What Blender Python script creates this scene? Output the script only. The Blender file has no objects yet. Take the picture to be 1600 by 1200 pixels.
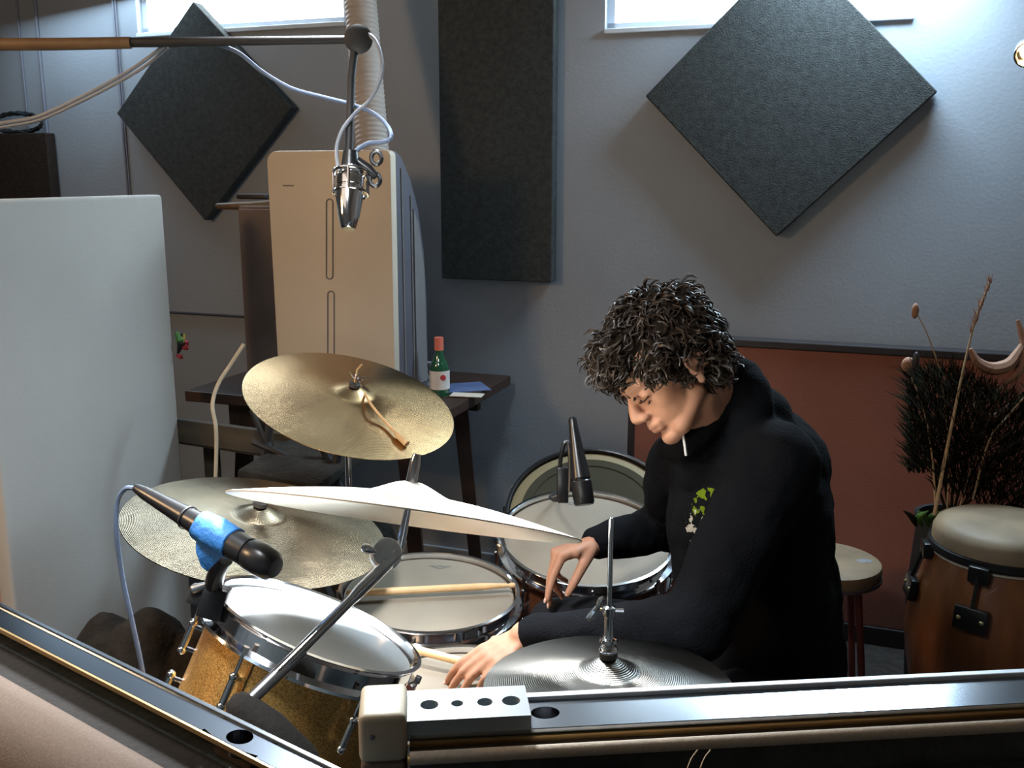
import bpy, bmesh, math, random
from mathutils import Vector, Matrix, noise
random.seed(7)
PI = math.pi
R = math.radians
sc = bpy.context.scene
col = sc.collection

# ------------------------------------------------------------------ camera
FPX = 1550.0
PITCH = R(12)
H = 1.45
CAM = Vector((0, 0, H))
CR = Vector((1, 0, 0))
CF = Vector((0, math.cos(PITCH), -math.sin(PITCH)))
CU = Vector((0, math.sin(PITCH), math.cos(PITCH)))
cd = bpy.data.cameras.new('camera')
cd.sensor_width = 36
cd.lens = 36 * FPX / 1600
cd.clip_start = 0.02
camo = bpy.data.objects.new('camera', cd)
camo.location = CAM
camo.rotation_euler = (PI / 2 - PITCH, 0, 0)
col.objects.link(camo)
sc.camera = camo

# ------------------------------------------------------------------ light, exposure
sc.view_settings.view_transform = 'Standard'
sc.view_settings.look = 'None'
sc.view_settings.gamma = 1
sc.view_settings.use_curve_mapping = False
sc.view_settings.exposure = 0.3
w = bpy.data.worlds.new('world')
sc.world = w
w.use_nodes = True
w.node_tree.nodes['Background'].inputs[0].default_value = (0.75, 0.85, 1, 1)
w.node_tree.nodes['Background'].inputs[1].default_value = 0.6

YAW = R(20)
E1 = Vector((math.cos(YAW), -math.sin(YAW), 0))      # along the back wall, to the right
E2 = Vector((-math.sin(YAW), -math.cos(YAW), 0))     # out of the back wall into the room
W0 = Vector((0, 3.4, 0))
ZUP = Vector((0, 0, 1))


def wl(s, o, h):
    return W0 + E1 * s + E2 * o + ZUP * h


def area(name, loc, target, sx, sy, power, color, spread=180):
    l = bpy.data.lights.new(name, 'AREA')
    l.shape = 'RECTANGLE'; l.size = sx; l.size_y = sy
    l.energy = power; l.color = color; l.spread = R(spread)
    o = bpy.data.objects.new(name, l)
    o.location = loc
    o.rotation_euler = (Vector(target) - Vector(loc)).to_track_quat('-Z', 'Y').to_euler()
    col.objects.link(o)
    return o


WIN2_S = (0.40, 1.44)
WIN1_S = (-2.13, -0.93)
area('window_daylight', wl(1.10, 0.16, 2.15), wl(1.0, 0.62, 1.1), 0.6, 0.26, 27, (0.62, 0.83, 1.0))
area('window_daylight', wl(-1.6, 0.16, 2.15), wl(-1.5, 0.62, 1.1), 0.8, 0.26, 7, (0.62, 0.83, 1.0))
LAMPS = [(Vector((-0.30, 1.98, 2.20)), Vector((-0.27, 1.24, 1.0)), 13, 50), (Vector((-0.46, 0.98, 2.02)), Vector((-0.38, 1.50, 0.8)), 8, 90)]
for lp, tgt, pw, sprd in LAMPS:
    area('hanging_lamp_light', lp, tgt, 0.26, 0.26, pw, (0.90, 0.95, 1.0), sprd)
area('warm_lamp_light', (-1.95, 1.05, 1.85), (0.1, 2.0, 0.9), 0.30, 0.30, 15, (1.0, 0.62, 0.32))
area('room_fill_light', wl(-0.4, 2.9, 2.5), wl(0.0, 1.5, 0), 1.4, 1.4, 5, (1.0, 0.84, 0.68))


# ------------------------------------------------------------------ placement helpers
def uv_(px, py):
    return (px - 800) / FPX, (600 - py) / FPX


def ray(px, py):
    u, v = uv_(px, py)
    return CR * u + CU * v + CF


def V(px, py, z):
    return CAM + ray(px, py) * z


def onh(px, py, h):
    r = ray(px, py)
    return CAM + r * ((h - H) / r.z)


def onwall(px, py, off=0.0):
    r = ray(px, py)
    t = ((W0 + E2 * off) - CAM).dot(E2) / r.dot(E2)
    return CAM + r * t


def sh(px, py, off=0.0):
    p = onwall(px, py, off) - W0
    return p.dot(E1), p.z


# ------------------------------------------------------------------ materials
def mat(name, c, rough=0.6, metal=0.0, noise_amt=0.0, nscale=8, bump=0.0, bscale=60, spec=0.5, coat=0.0, sheen=0.0,
        c2=None, trans=0.0, stretch=None, emit=None, estr=0.0, aniso=0.0, arot=0.0):
    m = bpy.data.materials.new(name)
    m.use_nodes = True
    nt = m.node_tree
    b = nt.nodes['Principled BSDF']
    b.inputs['Base Color'].default_value = (*c, 1)
    b.inputs['Roughness'].default_value = rough
    b.inputs['Metallic'].default_value = metal
    b.inputs['Specular IOR Level'].default_value = spec
    b.inputs['Coat Weight'].default_value = coat
    b.inputs['Sheen Weight'].default_value = sheen
    b.inputs['Transmission Weight'].default_value = trans
    if emit:
        b.inputs['Emission Color'].default_value = (*emit, 1)
        b.inputs['Emission Strength'].default_value = estr
    tc = nt.nodes.new('ShaderNodeTexCoord')
    mp = nt.nodes.new('ShaderNodeMapping')
    nt.links.new(tc.outputs['Object'], mp.inputs[0])
    if stretch:
        mp.inputs['Scale'].default_value = stretch
    if noise_amt > 0 or c2:
        n = nt.nodes.new('ShaderNodeTexNoise')
        n.inputs['Scale'].default_value = nscale
        n.inputs['Detail'].default_value = 5
        nt.links.new(mp.outputs[0], n.inputs['Vector'])
        r = nt.nodes.new('ShaderNodeValToRGB')
        r.color_ramp.elements[0].position = 0.3
        r.color_ramp.elements[1].position = 0.7
        a = c2 if c2 else tuple(x * (1 - noise_amt) for x in c)
        bb = c if c2 else tuple(min(1, x * (1 + noise_amt)) for x in c)
        r.color_ramp.elements[0].color = (*a, 1)
        r.color_ramp.elements[1].color = (*bb, 1)
        nt.links.new(n.outputs['Fac'], r.inputs[0])
        nt.links.new(r.outputs[0], b.inputs['Base Color'])
    if bump > 0:
        n2 = nt.nodes.new('ShaderNodeTexNoise')
        n2.inputs['Scale'].default_value = bscale
        n2.inputs['Detail'].default_value = 4
        nt.links.new(mp.outputs[0], n2.inputs['Vector'])
        bp = nt.nodes.new('ShaderNodeBump')
        bp.inputs['Strength'].default_value = bump
        bp.inputs['Distance'].default_value = 0.01
        nt.links.new(n2.outputs['Fac'], bp.inputs['Height'])
        nt.links.new(bp.outputs[0], b.inputs['Normal'])
    if aniso > 0:
        b.inputs['Anisotropic'].default_value = aniso
        b.inputs['Anisotropic Rotation'].default_value = arot
        tg = nt.nodes.new('ShaderNodeTangent')
        tg.direction_type = 'RADIAL'
        tg.axis = 'Z'
        nt.links.new(tg.outputs[0], b.inputs['Tangent'])
    return m


def cymbal_mat(name, c, c2, rough, grime):
    m = mat(name, c, rough, 1.0, c2=c2, nscale=grime, aniso=0.85, arot=0.0)
    nt = m.node_tree
    b = nt.nodes['Principled BSDF']
    tc = nt.nodes.new('ShaderNodeTexCoord')
    ln = nt.nodes.new('ShaderNodeVectorMath'); ln.operation = 'LENGTH'
    sx = nt.nodes.new('ShaderNodeVectorMath'); sx.operation = 'MULTIPLY'
    sx.inputs[1].default_value = (1, 1, 0)
    nt.links.new(tc.outputs['Object'], sx.inputs[0])
    nt.links.new(sx.outputs[0], ln.inputs[0])
    mu = nt.nodes.new('ShaderNodeMath'); mu.operation = 'MULTIPLY'; mu.inputs[1].default_value = 2200
    nt.links.new(ln.outputs['Value'], mu.inputs[0])
    si = nt.nodes.new('ShaderNodeMath'); si.operation = 'SINE'
    nt.links.new(mu.outputs[0], si.inputs[0])
    bp = nt.nodes.new('ShaderNodeBump'); bp.inputs['Strength'].default_value = 0.12; bp.inputs['Distance'].default_value = 0.001
    nt.links.new(si.outputs[0], bp.inputs['Height'])
    nz = nt.nodes.new('ShaderNodeTexNoise'); nz.inputs['Scale'].default_value = 30
    nt.links.new(tc.outputs['Object'], nz.inputs['Vector'])
    b2 = nt.nodes.new('ShaderNodeBump'); b2.inputs['Strength'].default_value = 0.25; b2.inputs['Distance'].default_value = 0.004
    nt.links.new(nz.outputs['Fac'], b2.inputs['Height'])
    nt.links.new(bp.outputs[0], b2.inputs['Normal'])
    nt.links.new(b2.outputs[0], b.inputs['Normal'])
    return m


def sparkle_mat():
    m = mat('gold_sparkle', (0.62, 0.36, 0.10), 0.34, 0.8, coat=0.35)
    nt = m.node_tree
    b = nt.nodes['Principled BSDF']
    tc = nt.nodes.new('ShaderNodeTexCoord')
    vo = nt.nodes.new('ShaderNodeTexVoronoi'); vo.inputs['Scale'].default_value = 800
    nt.links.new(tc.outputs['Object'], vo.inputs['Vector'])
    r = nt.nodes.new('ShaderNodeValToRGB')
    r.color_ramp.elements[0].color = (0.42, 0.19, 0.04, 1)
    r.color_ramp.elements[1].color = (1.0, 0.62, 0.20, 1)
    sp = nt.nodes.new('ShaderNodeSeparateColor')
    nt.links.new(vo.outputs['Color'], sp.inputs[0])
    nt.links.new(sp.outputs[0], r.inputs[0])
    nt.links.new(r.outputs[0], b.inputs['Base Color'])
    bp = nt.nodes.new('ShaderNodeBump'); bp.inputs['Strength'].default_value = 0.3; bp.inputs['Distance'].default_value = 0.002
    nt.links.new(sp.outputs[1], bp.inputs['Height'])
    nt.links.new(bp.outputs[0], b.inputs['Normal'])
    return m


def hoodie_mat():
    """black fleece with a small printed badge: lime scrawl and white marks on the chest"""
    m = mat('black_fleece', (0.006, 0.0065, 0.008), 0.95, bump=0.3, bscale=220, sheen=0.0, spec=0.08)
    nt = m.node_tree
    b = nt.nodes['Principled BSDF']
    tc = nt.nodes.new('ShaderNodeTexCoord')
    last = None
    for px, py, rad, colr, scl, thr in ((1112, 788, 0.030, (0.13, 0.19, 0.01), 75, 0.52),
                                        (1079, 828, 0.034, (0.45, 0.42, 0.34), 85, 0.56)):
        p = V(px, py, 1.72)
        d = ray(px, py).normalized()
        sub = nt.nodes.new('ShaderNodeVectorMath'); sub.operation = 'SUBTRACT'; sub.inputs[1].default_value = p
        nt.links.new(tc.outputs['Object'], sub.inputs[0])
        cr = nt.nodes.new('ShaderNodeVectorMath'); cr.operation = 'CROSS_PRODUCT'; cr.inputs[1].default_value = TORSO_F
        nt.links.new(sub.outputs[0], cr.inputs[0])
        ln = nt.nodes.new('ShaderNodeVectorMath'); ln.operation = 'LENGTH'
        nt.links.new(cr.outputs[0], ln.inputs[0])
        lt = nt.nodes.new('ShaderNodeMath'); lt.operation = 'LESS_THAN'; lt.inputs[1].default_value = rad
        nt.links.new(ln.outputs['Value'], lt.inputs[0])
        nz = nt.nodes.new('ShaderNodeTexNoise'); nz.inputs['Scale'].default_value = scl
        nt.links.new(tc.outputs['Object'], nz.inputs['Vector'])
        gt = nt.nodes.new('ShaderNodeMath'); gt.operation = 'GREATER_THAN'; gt.inputs[1].default_value = thr
        nt.links.new(nz.outputs['Fac'], gt.inputs[0])
        ml = nt.nodes.new('ShaderNodeMath'); ml.operation = 'MULTIPLY'
        nt.links.new(lt.outputs[0], ml.inputs[0]); nt.links.new(gt.outputs[0], ml.inputs[1])
        mx = nt.nodes.new('ShaderNodeMix'); mx.data_type = 'RGBA'
        nt.links.new(ml.outputs[0], mx.inputs[0])
        mx.inputs[7].default_value = (*colr, 1)
        if last:
            nt.links.new(last.outputs[2], mx.inputs[6])
        else:
            mx.inputs[6].default_value = (0.006, 0.0065, 0.008, 1)
        last = mx
    nt.links.new(last.outputs[2], b.inputs['Base Color'])
    return m


TORSO_F = Vector((-0.83, -0.55, 0.0)).normalized()
M = {}
M['wall'] = mat('painted_wall', (0.285, 0.320, 0.365), 0.75, noise_amt=0.05, nscale=3, bump=0.08, bscale=90)
M['wall_side'] = mat('dim_wall', (0.22, 0.20, 0.18), 0.85, noise_amt=0.1, nscale=2)
M['floor'] = mat('dark_carpet', (0.035, 0.028, 0.024), 0.95, noise_amt=0.4, nscale=40, bump=0.5, bscale=200)
M['ceiling'] = mat('ceiling_paint', (0.30, 0.28, 0.25), 0.9, noise_amt=0.1, nscale=2)
M['foam'] = mat('charcoal_acoustic_fabric', (0.042, 0.046, 0.046), 0.95, bump=0.4, bscale=260, noise_amt=0.25, nscale=60, spec=0.2)
M['foam_brown'] = mat('brown_acoustic_fabric', (0.035, 0.025, 0.020), 0.95, bump=0.5, bscale=260, noise_amt=0.25, nscale=60, spec=0.2)
M['conduit'] = mat('painted_conduit', (0.20, 0.21, 0.26), 0.6, noise_amt=0.1)
M['gap'] = mat('dark_gap', (0.05, 0.05, 0.06), 0.9, noise_amt=0.2)
M['chrome'] = mat('chrome', (0.80, 0.80, 0.82), 0.10, 1.0, noise_amt=0.05, nscale=20)
M['steel'] = mat('brushed_steel', (0.58, 0.58, 0.60), 0.28, 1.0, noise_amt=0.08, nscale=60)
M['alu'] = mat('anodised_aluminium', (0.36, 0.40, 0.45), 0.17, 1.0, noise_amt=0.04, nscale=30)
M['alu_dark_reflect'] = mat('aluminium_dark_reflection', (0.13, 0.155, 0.19), 0.20, 1.0, noise_amt=0.05, nscale=30)  # same aluminium, base colour darkened for the dark areas it reflects
M['alu_lip'] = mat('matte_aluminium_edge', (0.62, 0.64, 0.66), 0.5, 0.6, noise_amt=0.1, nscale=50)
M['black'] = mat('black_plastic', (0.012, 0.012, 0.013), 0.30, noise_amt=0.2, nscale=30)
M['blackmat'] = mat('matte_black_metal', (0.014, 0.014, 0.015), 0.6, noise_amt=0.2, nscale=30)
M['rubber'] = mat('black_rubber', (0.012, 0.010, 0.008), 0.9, noise_amt=0.2, nscale=40, bump=0.2, bscale=150)
M['cream'] = mat('cream_plastic', (0.62, 0.54, 0.43), 0.45, noise_amt=0.03, nscale=4)
M['cream2'] = mat('cream_moulding', (0.44, 0.37, 0.26), 0.5, noise_amt=0.08, nscale=20, bump=0.05)
M['greyside'] = mat('grey_plastic', (0.10, 0.10, 0.12), 0.5, noise_amt=0.08, nscale=6)
M['greyside2'] = mat('mid_grey_plastic', (0.19, 0.18, 0.18), 0.5, noise_amt=0.08, nscale=6)
M['hose'] = mat('hose_plastic', (0.40, 0.35, 0.31), 0.55, noise_amt=0.08, nscale=10)
M['board'] = mat('white_fabric_board', (0.54, 0.53, 0.50), 0.85, noise_amt=0.04, nscale=3, bump=0.12, bscale=220)
M['peach'] = mat('peach_laminate', (0.75, 0.48, 0.33), 0.6, noise_amt=0.04, nscale=3)
M['redfab'] = mat('terracotta_fabric', (0.27, 0.105, 0.075), 0.9, noise_amt=0.10, nscale=2.5, bump=0.25, bscale=240)
M['darktrim'] = mat('dark_trim', (0.025, 0.020, 0.022), 0.5, noise_amt=0.2)
M['wood_dark'] = mat('dark_stained_wood', (0.050, 0.025, 0.016), 0.5, c2=(0.028, 0.014, 0.010), nscale=12, stretch=(1, 8, 8))
M['wood_olive'] = mat('weathered_plank', (0.075, 0.055, 0.032), 0.7, c2=(0.035, 0.03, 0.022), nscale=6, stretch=(1, 6, 6))
M['box'] = mat('grey_brown_board', (0.16, 0.125, 0.115), 0.8, noise_amt=0.1, nscale=6)
M['tan'] = mat('tan_wood', (0.13, 0.08, 0.04), 0.55, noise_amt=0.2, nscale=20)
M['stick'] = mat('hickory', (0.80, 0.52, 0.26), 0.45, noise_amt=0.12, nscale=30)
M['walnut'] = mat('walnut_shell', (0.17, 0.055, 0.022), 0.25, c2=(0.09, 0.028, 0.012), nscale=5, stretch=(6, 6, 1), coat=0.5)
M['conga'] = mat('conga_wood', (0.24, 0.088, 0.026), 0.35, c2=(0.15, 0.048, 0.016), nscale=4, stretch=(6, 6, 0.8), coat=0.3)
M['gold'] = sparkle_mat()
M['head'] = mat('coated_white_drumhead', (0.80, 0.80, 0.78), 0.42, noise_amt=0.03, nscale=6, bump=0.05, bscale=400)
def worn_head():
    m = mat('coated_white_drumhead', (0.80, 0.80, 0.78), 0.42, bump=0.05, bscale=400)
    nt = m.node_tree
    b = nt.nodes['Principled BSDF']
    tc = nt.nodes.new('ShaderNodeTexCoord')
    ad = nt.nodes.new('ShaderNodeVectorMath'); ad.operation = 'ADD'
    nz = nt.nodes.new('ShaderNodeTexNoise'); nz.inputs['Scale'].default_value = 9
    sc_ = nt.nodes.new('ShaderNodeVectorMath'); sc_.operation = 'SCALE'; sc_.inputs[3].default_value = 0.09
    nt.links.new(tc.outputs['Object'], nz.inputs['Vector'])
    nt.links.new(nz.outputs['Color'], sc_.inputs[0])
    nt.links.new(tc.outputs['Object'], ad.inputs[0]); nt.links.new(sc_.outputs[0], ad.inputs[1])
    ln = nt.nodes.new('ShaderNodeVectorMath'); ln.operation = 'DISTANCE'
    nt.links.new(ad.outputs[0], ln.inputs[0]); ln.inputs[1].default_value = (0.045, 0.045, 0.04)
    r = nt.nodes.new('ShaderNodeValToRGB')
    r.color_ramp.elements[0].position = 0.02; r.color_ramp.elements[0].color = (0.36, 0.37, 0.36, 1)
    r.color_ramp.elements[1].position = 0.115; r.color_ramp.elements[1].color = (0.82, 0.84, 0.84, 1)
    nt.links.new(ln.outputs['Value'], r.inputs[0])
    nt.links.new(r.outputs[0], b.inputs['Base Color'])
    return m


M['head'] = worn_head()
M['head_w'] = mat('worn_drumhead', (0.30, 0.25, 0.185), 0.65, c2=(0.215, 0.18, 0.135), nscale=5, bump=0.05, bscale=400)
M['head_y'] = mat('cream_drumhead', (0.24, 0.18, 0.09), 0.6, noise_amt=0.08, nscale=6)
M['head_dark'] = mat('ring_and_head_shade', (0.045, 0.040, 0.024), 0.7, spec=0.1, noise_amt=0.15, nscale=6)  # dark tone of the muffling ring, also the shade painted on the head
M['skinhead'] = mat('rawhide', (0.33, 0.24, 0.145), 0.6, c2=(0.20, 0.145, 0.09), nscale=9)
M['ink'] = mat('faded_ink', (0.25, 0.25, 0.26), 0.6, noise_amt=0.2, nscale=80)
M['cym_gold'] = cymbal_mat('bronze_cymbal', (0.46, 0.31, 0.155), (0.40, 0.27, 0.135), 0.27, 5)
M['cym_grey'] = cymbal_mat('tarnished_cymbal', (0.36, 0.29, 0.19), (0.23, 0.19, 0.13), 0.27, 9)
M['cym_hat'] = cymbal_mat('dull_grey_cymbal', (0.40, 0.375, 0.34), (0.31, 0.295, 0.265), 0.34, 7)
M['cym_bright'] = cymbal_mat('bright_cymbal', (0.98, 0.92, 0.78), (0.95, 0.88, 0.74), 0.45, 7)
M['tape'] = mat('blue_masking_tape', (0.022, 0.15, 0.42), 0.6, noise_amt=0.15, nscale=40, bump=0.3, bscale=90)
M['leather'] = mat('tan_leather', (0.52, 0.32, 0.15), 0.8, noise_amt=0.2, nscale=60)
M['felt'] = mat('felt', (0.05, 0.045, 0.04), 0.95, noise_amt=0.2, nscale=60)
M['cable'] = mat('black_cable', (0.02, 0.025, 0.03), 0.4, noise_amt=0.2, nscale=30)
M['cable_blue'] = mat('slate_blue_cable', (0.11, 0.15, 0.23), 0.35, noise_amt=0.1, nscale=30)
M['cable_cream'] = mat('cream_cable', (0.55, 0.47, 0.34), 0.5, noise_amt=0.1, nscale=30)
M['cable_grey'] = mat('pale_grey_cable', (0.22, 0.24, 0.28), 0.45, noise_amt=0.1, nscale=30)
M['pad'] = mat('beige_padded_fabric', (0.14, 0.098, 0.072), 0.9, noise_amt=0.12, nscale=400, bump=0.15, bscale=900)
M['pad_light'] = mat('cream_piping', (0.50, 0.42, 0.33), 0.8, noise_amt=0.12, nscale=300, bump=0.15, bscale=900)
M['blackfab'] = mat('black_covering', (0.024, 0.030, 0.031), 0.42, noise_amt=0.3, nscale=40, bump=0.3, bscale=60)
M['gloss'] = mat('glossy_black_wrap', (0.01, 0.011, 0.013), 0.12, noise_amt=0.2, nscale=30, bump=0.5, bscale=22, coat=0.6)
M['groove'] = mat('dark_groove', (0.03, 0.018, 0.012), 0.6, noise_amt=0.3, nscale=30)
M['brass'] = mat('brass_strip', (0.55, 0.36, 0.16), 0.35, 1.0, noise_amt=0.1)
M['skin'] = mat('skin', (0.46, 0.225, 0.135), 0.6, noise_amt=0.06, nscale=30, bump=0.04, bscale=300)
M['nail'] = mat('fingernail', (0.72, 0.46, 0.36), 0.35, noise_amt=0.04)
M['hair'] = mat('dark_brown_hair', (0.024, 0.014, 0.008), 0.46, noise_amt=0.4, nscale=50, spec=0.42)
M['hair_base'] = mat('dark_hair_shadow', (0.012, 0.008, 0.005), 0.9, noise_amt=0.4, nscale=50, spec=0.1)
M['hoodie'] = hoodie_mat()
M['jeans'] = mat('black_trousers', (0.012, 0.012, 0.015), 0.9, noise_amt=0.2, nscale=30, spec=0.2)
M['white'] = mat('white_cord', (0.78, 0.78, 0.76), 0.6, noise_amt=0.05)
M['bottle'] = mat('green_bottle_glass', (0.012, 0.075, 0.035), 0.12, noise_amt=0.1, coat=0.6)
M['label'] = mat('bottle_paper', (0.62, 0.58, 0.54), 0.7, noise_amt=0.08, nscale=30)
M['redcap'] = mat('red_foil', (0.70, 0.18, 0.12), 0.4, noise_amt=0.1)
M['paper_blue'] = mat('blue_printed_paper', (0.12, 0.17, 0.32), 0.6, c2=(0.07, 0.10, 0.22), nscale=14)
M['paper'] = mat('pale_paper', (0.62, 0.56, 0.48), 0.7, noise_amt=0.08, nscale=14)
M['red'] = mat('red_ribbon', (0.45, 0.04, 0.05), 0.6, noise_amt=0.2, nscale=40)
M['yellow'] = mat('yellow_ribbon', (0.60, 0.42, 0.05), 0.6, noise_amt=0.2, nscale=40)
M['leaf'] = mat('dark_foliage', (0.014, 0.019, 0.009), 0.9, spec=0.1, c2=(0.026, 0.015, 0.009), nscale=20)
M['green'] = mat('green_sprig', (0.08, 0.22, 0.04), 0.6, noise_amt=0.2, nscale=20)
M['stalk'] = mat('dried_stalk', (0.42, 0.29, 0.16), 0.7, noise_amt=0.2, nscale=30)
M['husk'] = mat('dried_husk', (0.46, 0.26, 0.17), 0.8, c2=(0.30, 0.16, 0.11), nscale=20)
M['cloth'] = mat('black_cloth', (0.020, 0.016, 0.012), 0.95, noise_amt=0.5, nscale=30, bump=0.6, bscale=90)
M['redpaint'] = mat('dull_red_paint', (0.20, 0.045, 0.035), 0.5, noise_amt=0.2)
M['screw'] = mat('screw_brass', (0.75, 0.62, 0.35), 0.3, 1.0, noise_amt=0.1)
M['pane'] = mat('daylit_frosted_pane', (0.8, 0.9, 1.0), 0.5, noise_amt=0.02, emit=(0.78, 0.92, 1.0), estr=14.0)
M['winframe'] = mat('window_frame_paint', (0.55, 0.62, 0.70), 0.5, noise_amt=0.05)
M['bulb'] = mat('lit_bulb', (1, 0.8, 0.5), 0.4, noise_amt=0.02, emit=(1.0, 0.62, 0.25), estr=6.0)
M['diffuser'] = mat('lamp_diffuser', (0.9, 0.9, 0.9), 0.4, noise_amt=0.02, emit=(0.9, 0.95, 1.0), estr=2.5)


# ------------------------------------------------------------------ mesh helpers
def frame(o, z, xh=(1, 0, 0)):
    z = Vector(z).normalized()
    x = Vector(xh)
    x = x - z * x.dot(z)
    if x.length < 1e-4:
        x = Vector((0, 1, 0)); x = x - z * x.dot(z)
    x.normalize()
    y = z.cross(x)
    m = Matrix((x, y, z)).transposed().to_4x4()
    m.translation = Vector(o)
    return m


def obj(name, bm, m, parent=None, Mx=None, smooth=True, kind=None, label=None):
    if isinstance(bm, bpy.types.Mesh):
        me = bm
    else:
        me = bpy.data.meshes.new(name)
        bmesh.ops.recalc_face_normals(bm, faces=bm.faces)
        bm.to_mesh(me)
        bm.free()
        if m:
            me.materials.append(m)
        if smooth:
            me.set_sharp_from_angle(angle=R(38))
            for p in me.polygons:
                p.use_smooth = True
    o = bpy.data.objects.new(name, me)
    col.objects.link(o)
    if parent:
        o.parent = parent
        o.matrix_parent_inverse = world_of(parent).inverted()
    if Mx is not None:
        o.matrix_basis = Mx
    if kind:
        o['kind'] = kind
    if label:
        o['label'] = label
    return o


def world_of(o):
    if o.parent:
        return world_of(o.parent) @ o.matrix_parent_inverse @ o.matrix_basis
    return o.matrix_basis.copy()


def tag(o, label, cat, group=None):
    o['label'] = label
    o['category'] = cat
    if group:
        o['group'] = group
    return o


def thing(name, label, cat, loc, group=None):
    o = bpy.data.objects.new(name, None)
    o.empty_display_size = 0.05
    col.objects.link(o)
    o.matrix_basis = Matrix.Translation(Vector(loc))
    return tag(o, label, cat, group)


def lathe(prof, seg=48, closed=False):
    bm = bmesh.new()
    rings = []
    for r, z in prof:
        if r < 1e-6:
            rings.append([bm.verts.new((0, 0, z))])
        else:
            rings.append([bm.verts.new((r * math.cos(2 * PI * i / seg), r * math.sin(2 * PI * i / seg), z)) for i in range(seg)])
    pairs = list(zip(rings, rings[1:]))
    if closed:
        pairs.append((rings[-1], rings[0]))
    for a, b in pairs:
        for i in range(seg):
            j = (i + 1) % seg
            if len(a) == 1 and len(b) == 1:
                continue
            if len(a) == 1:
                bm.faces.new((a[0], b[i], b[j]))
            elif len(b) == 1:
                bm.faces.new((a[i], a[j], b[0]))
            else:
                bm.faces.new((a[i], a[j], b[j], b[i]))
    return bm


def catmull(pts, n=8):
    pts = [Vector(p) for p in pts]
    if len(pts) < 3:
        return pts
    P = [pts[0] * 2 - pts[1]] + pts + [pts[-1] * 2 - pts[-2]]
    out = []
    for i in range(1, len(P) - 2):
        for k in range(n):
            t = k / n
            a, b, c, d = P[i - 1], P[i], P[i + 1], P[i + 2]
            out.append(0.5 * ((2 * b) + (c - a) * t + (2 * a - 5 * b + 4 * c - d) * t * t + (3 * b - a - 3 * c + d) * t ** 3))
    out.append(pts[-1])
    return out


def tube(pts, r, seg=12, bm=None, round_end=False):
    bm = bm or bmesh.new()
    pts = [Vector(p) for p in pts]
    n = len(pts)
    rs = list(r) if isinstance(r, (list, tuple)) else [r] * n
    if round_end:
        a0 = pts[0] - pts[1]; a0.normalize()
        a1 = pts[-1] - pts[-2]; a1.normalize()
        pts = [pts[0] + a0 * rs[0] * 0.9, pts[0] + a0 * rs[0] * 0.6] + pts + [pts[-1] + a1 * rs[-1] * 0.6, pts[-1] + a1 * rs[-1] * 0.9]
        rs = [rs[0] * 0.4, rs[0] * 0.8] + rs + [rs[-1] * 0.8, rs[-1] * 0.4]
        n = len(pts)
    t0 = (pts[1] - pts[0]).normalized()
    x = t0.orthogonal().normalized()
    rings = []
    for i, p in enumerate(pts):
        if i == 0:
            t = t0
        elif i == n - 1:
            t = (pts[-1] - pts[-2]).normalized()
        else:
            t = ((pts[i + 1] - p).normalized() + (p - pts[i - 1]).normalized())
            t = t.normalized() if t.length > 1e-6 else t0
        x = x - t * x.dot(t)
        x = x.normalized() if x.length > 1e-6 else t.orthogonal().normalized()
        y = t.cross(x)
        rings.append([bm.verts.new(p + (x * math.cos(2 * PI * k / seg) + y * math.sin(2 * PI * k / seg)) * rs[i]) for k in range(seg)])
    for a, b in zip(rings, rings[1:]):
        for i in range(seg):
            j = (i + 1) % seg
            bm.faces.new((a[i], a[j], b[j], b[i]))
    bm.faces.new(rings[0][::-1])
    bm.faces.new(rings[-1])
    return bm


def box(x0, x1, y0, y1, z0, z1, bm=None, Mx=None, bevel=0.0, seg=2):
    own = bmesh.new()
    vs = [own.verts.new((x, y, z)) for x in (x0, x1) for y in (y0, y1) for z in (z0, z1)]
    for f in ((0, 1, 3, 2), (4, 6, 7, 5), (0, 4, 5, 1), (2, 3, 7, 6), (0, 2, 6, 4), (1, 5, 7, 3)):
        own.faces.new([vs[i] for i in f])
    bmesh.ops.recalc_face_normals(own, faces=own.faces)
    if bevel > 0:
        bmesh.ops.bevel(own, geom=own.edges[:], offset=bevel, segments=seg, affect='EDGES', profile=0.5)
    if Mx is not None:
        own.transform(Mx)
    if bm is None:
        return own
    return merge(bm, own)


def merge(bm, other):
    me = bpy.data.meshes.new('t')
    other.to_mesh(me)
    other.free()
    bm.from_mesh(me)
    bpy.data.meshes.remove(me)
    return bm


def slab(pts, direction, thick, bevel=0.0):
    """polygon of world points extruded along direction"""
    bm = bmesh.new()
    d = Vector(direction).normalized() * thick
    a = [bm.verts.new(Vector(p)) for p in pts]
    b = [bm.verts.new(Vector(p) + d) for p in pts]
    bm.faces.new(a[::-1]); bm.faces.new(b)
    n = len(a)
    for i in range(n):
        j = (i + 1) % n
        bm.faces.new((a[i], a[j], b[j], b[i]))
    bmesh.ops.recalc_face_normals(bm, faces=bm.faces)
    if bevel > 0:
        bmesh.ops.bevel(bm, geom=bm.edges[:], offset=bevel, segments=2, affect='EDGES', profile=0.5)
    return bm


def ell(bm, c, r, fr=None):
    """ellipsoid; fr = 3 axes"""
    own = bmesh.new()
    bmesh.ops.create_icosphere(own, subdivisions=3, radius=1)
    S = Matrix.Diagonal((*r, 1))
    if fr:
        Rm = Matrix(fr).transposed().to_4x4()
    else:
        Rm = Matrix.Identity(4)
    own.transform(Matrix.Translation(Vector(c)) @ Rm @ S)
    return merge(bm, own)


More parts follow.
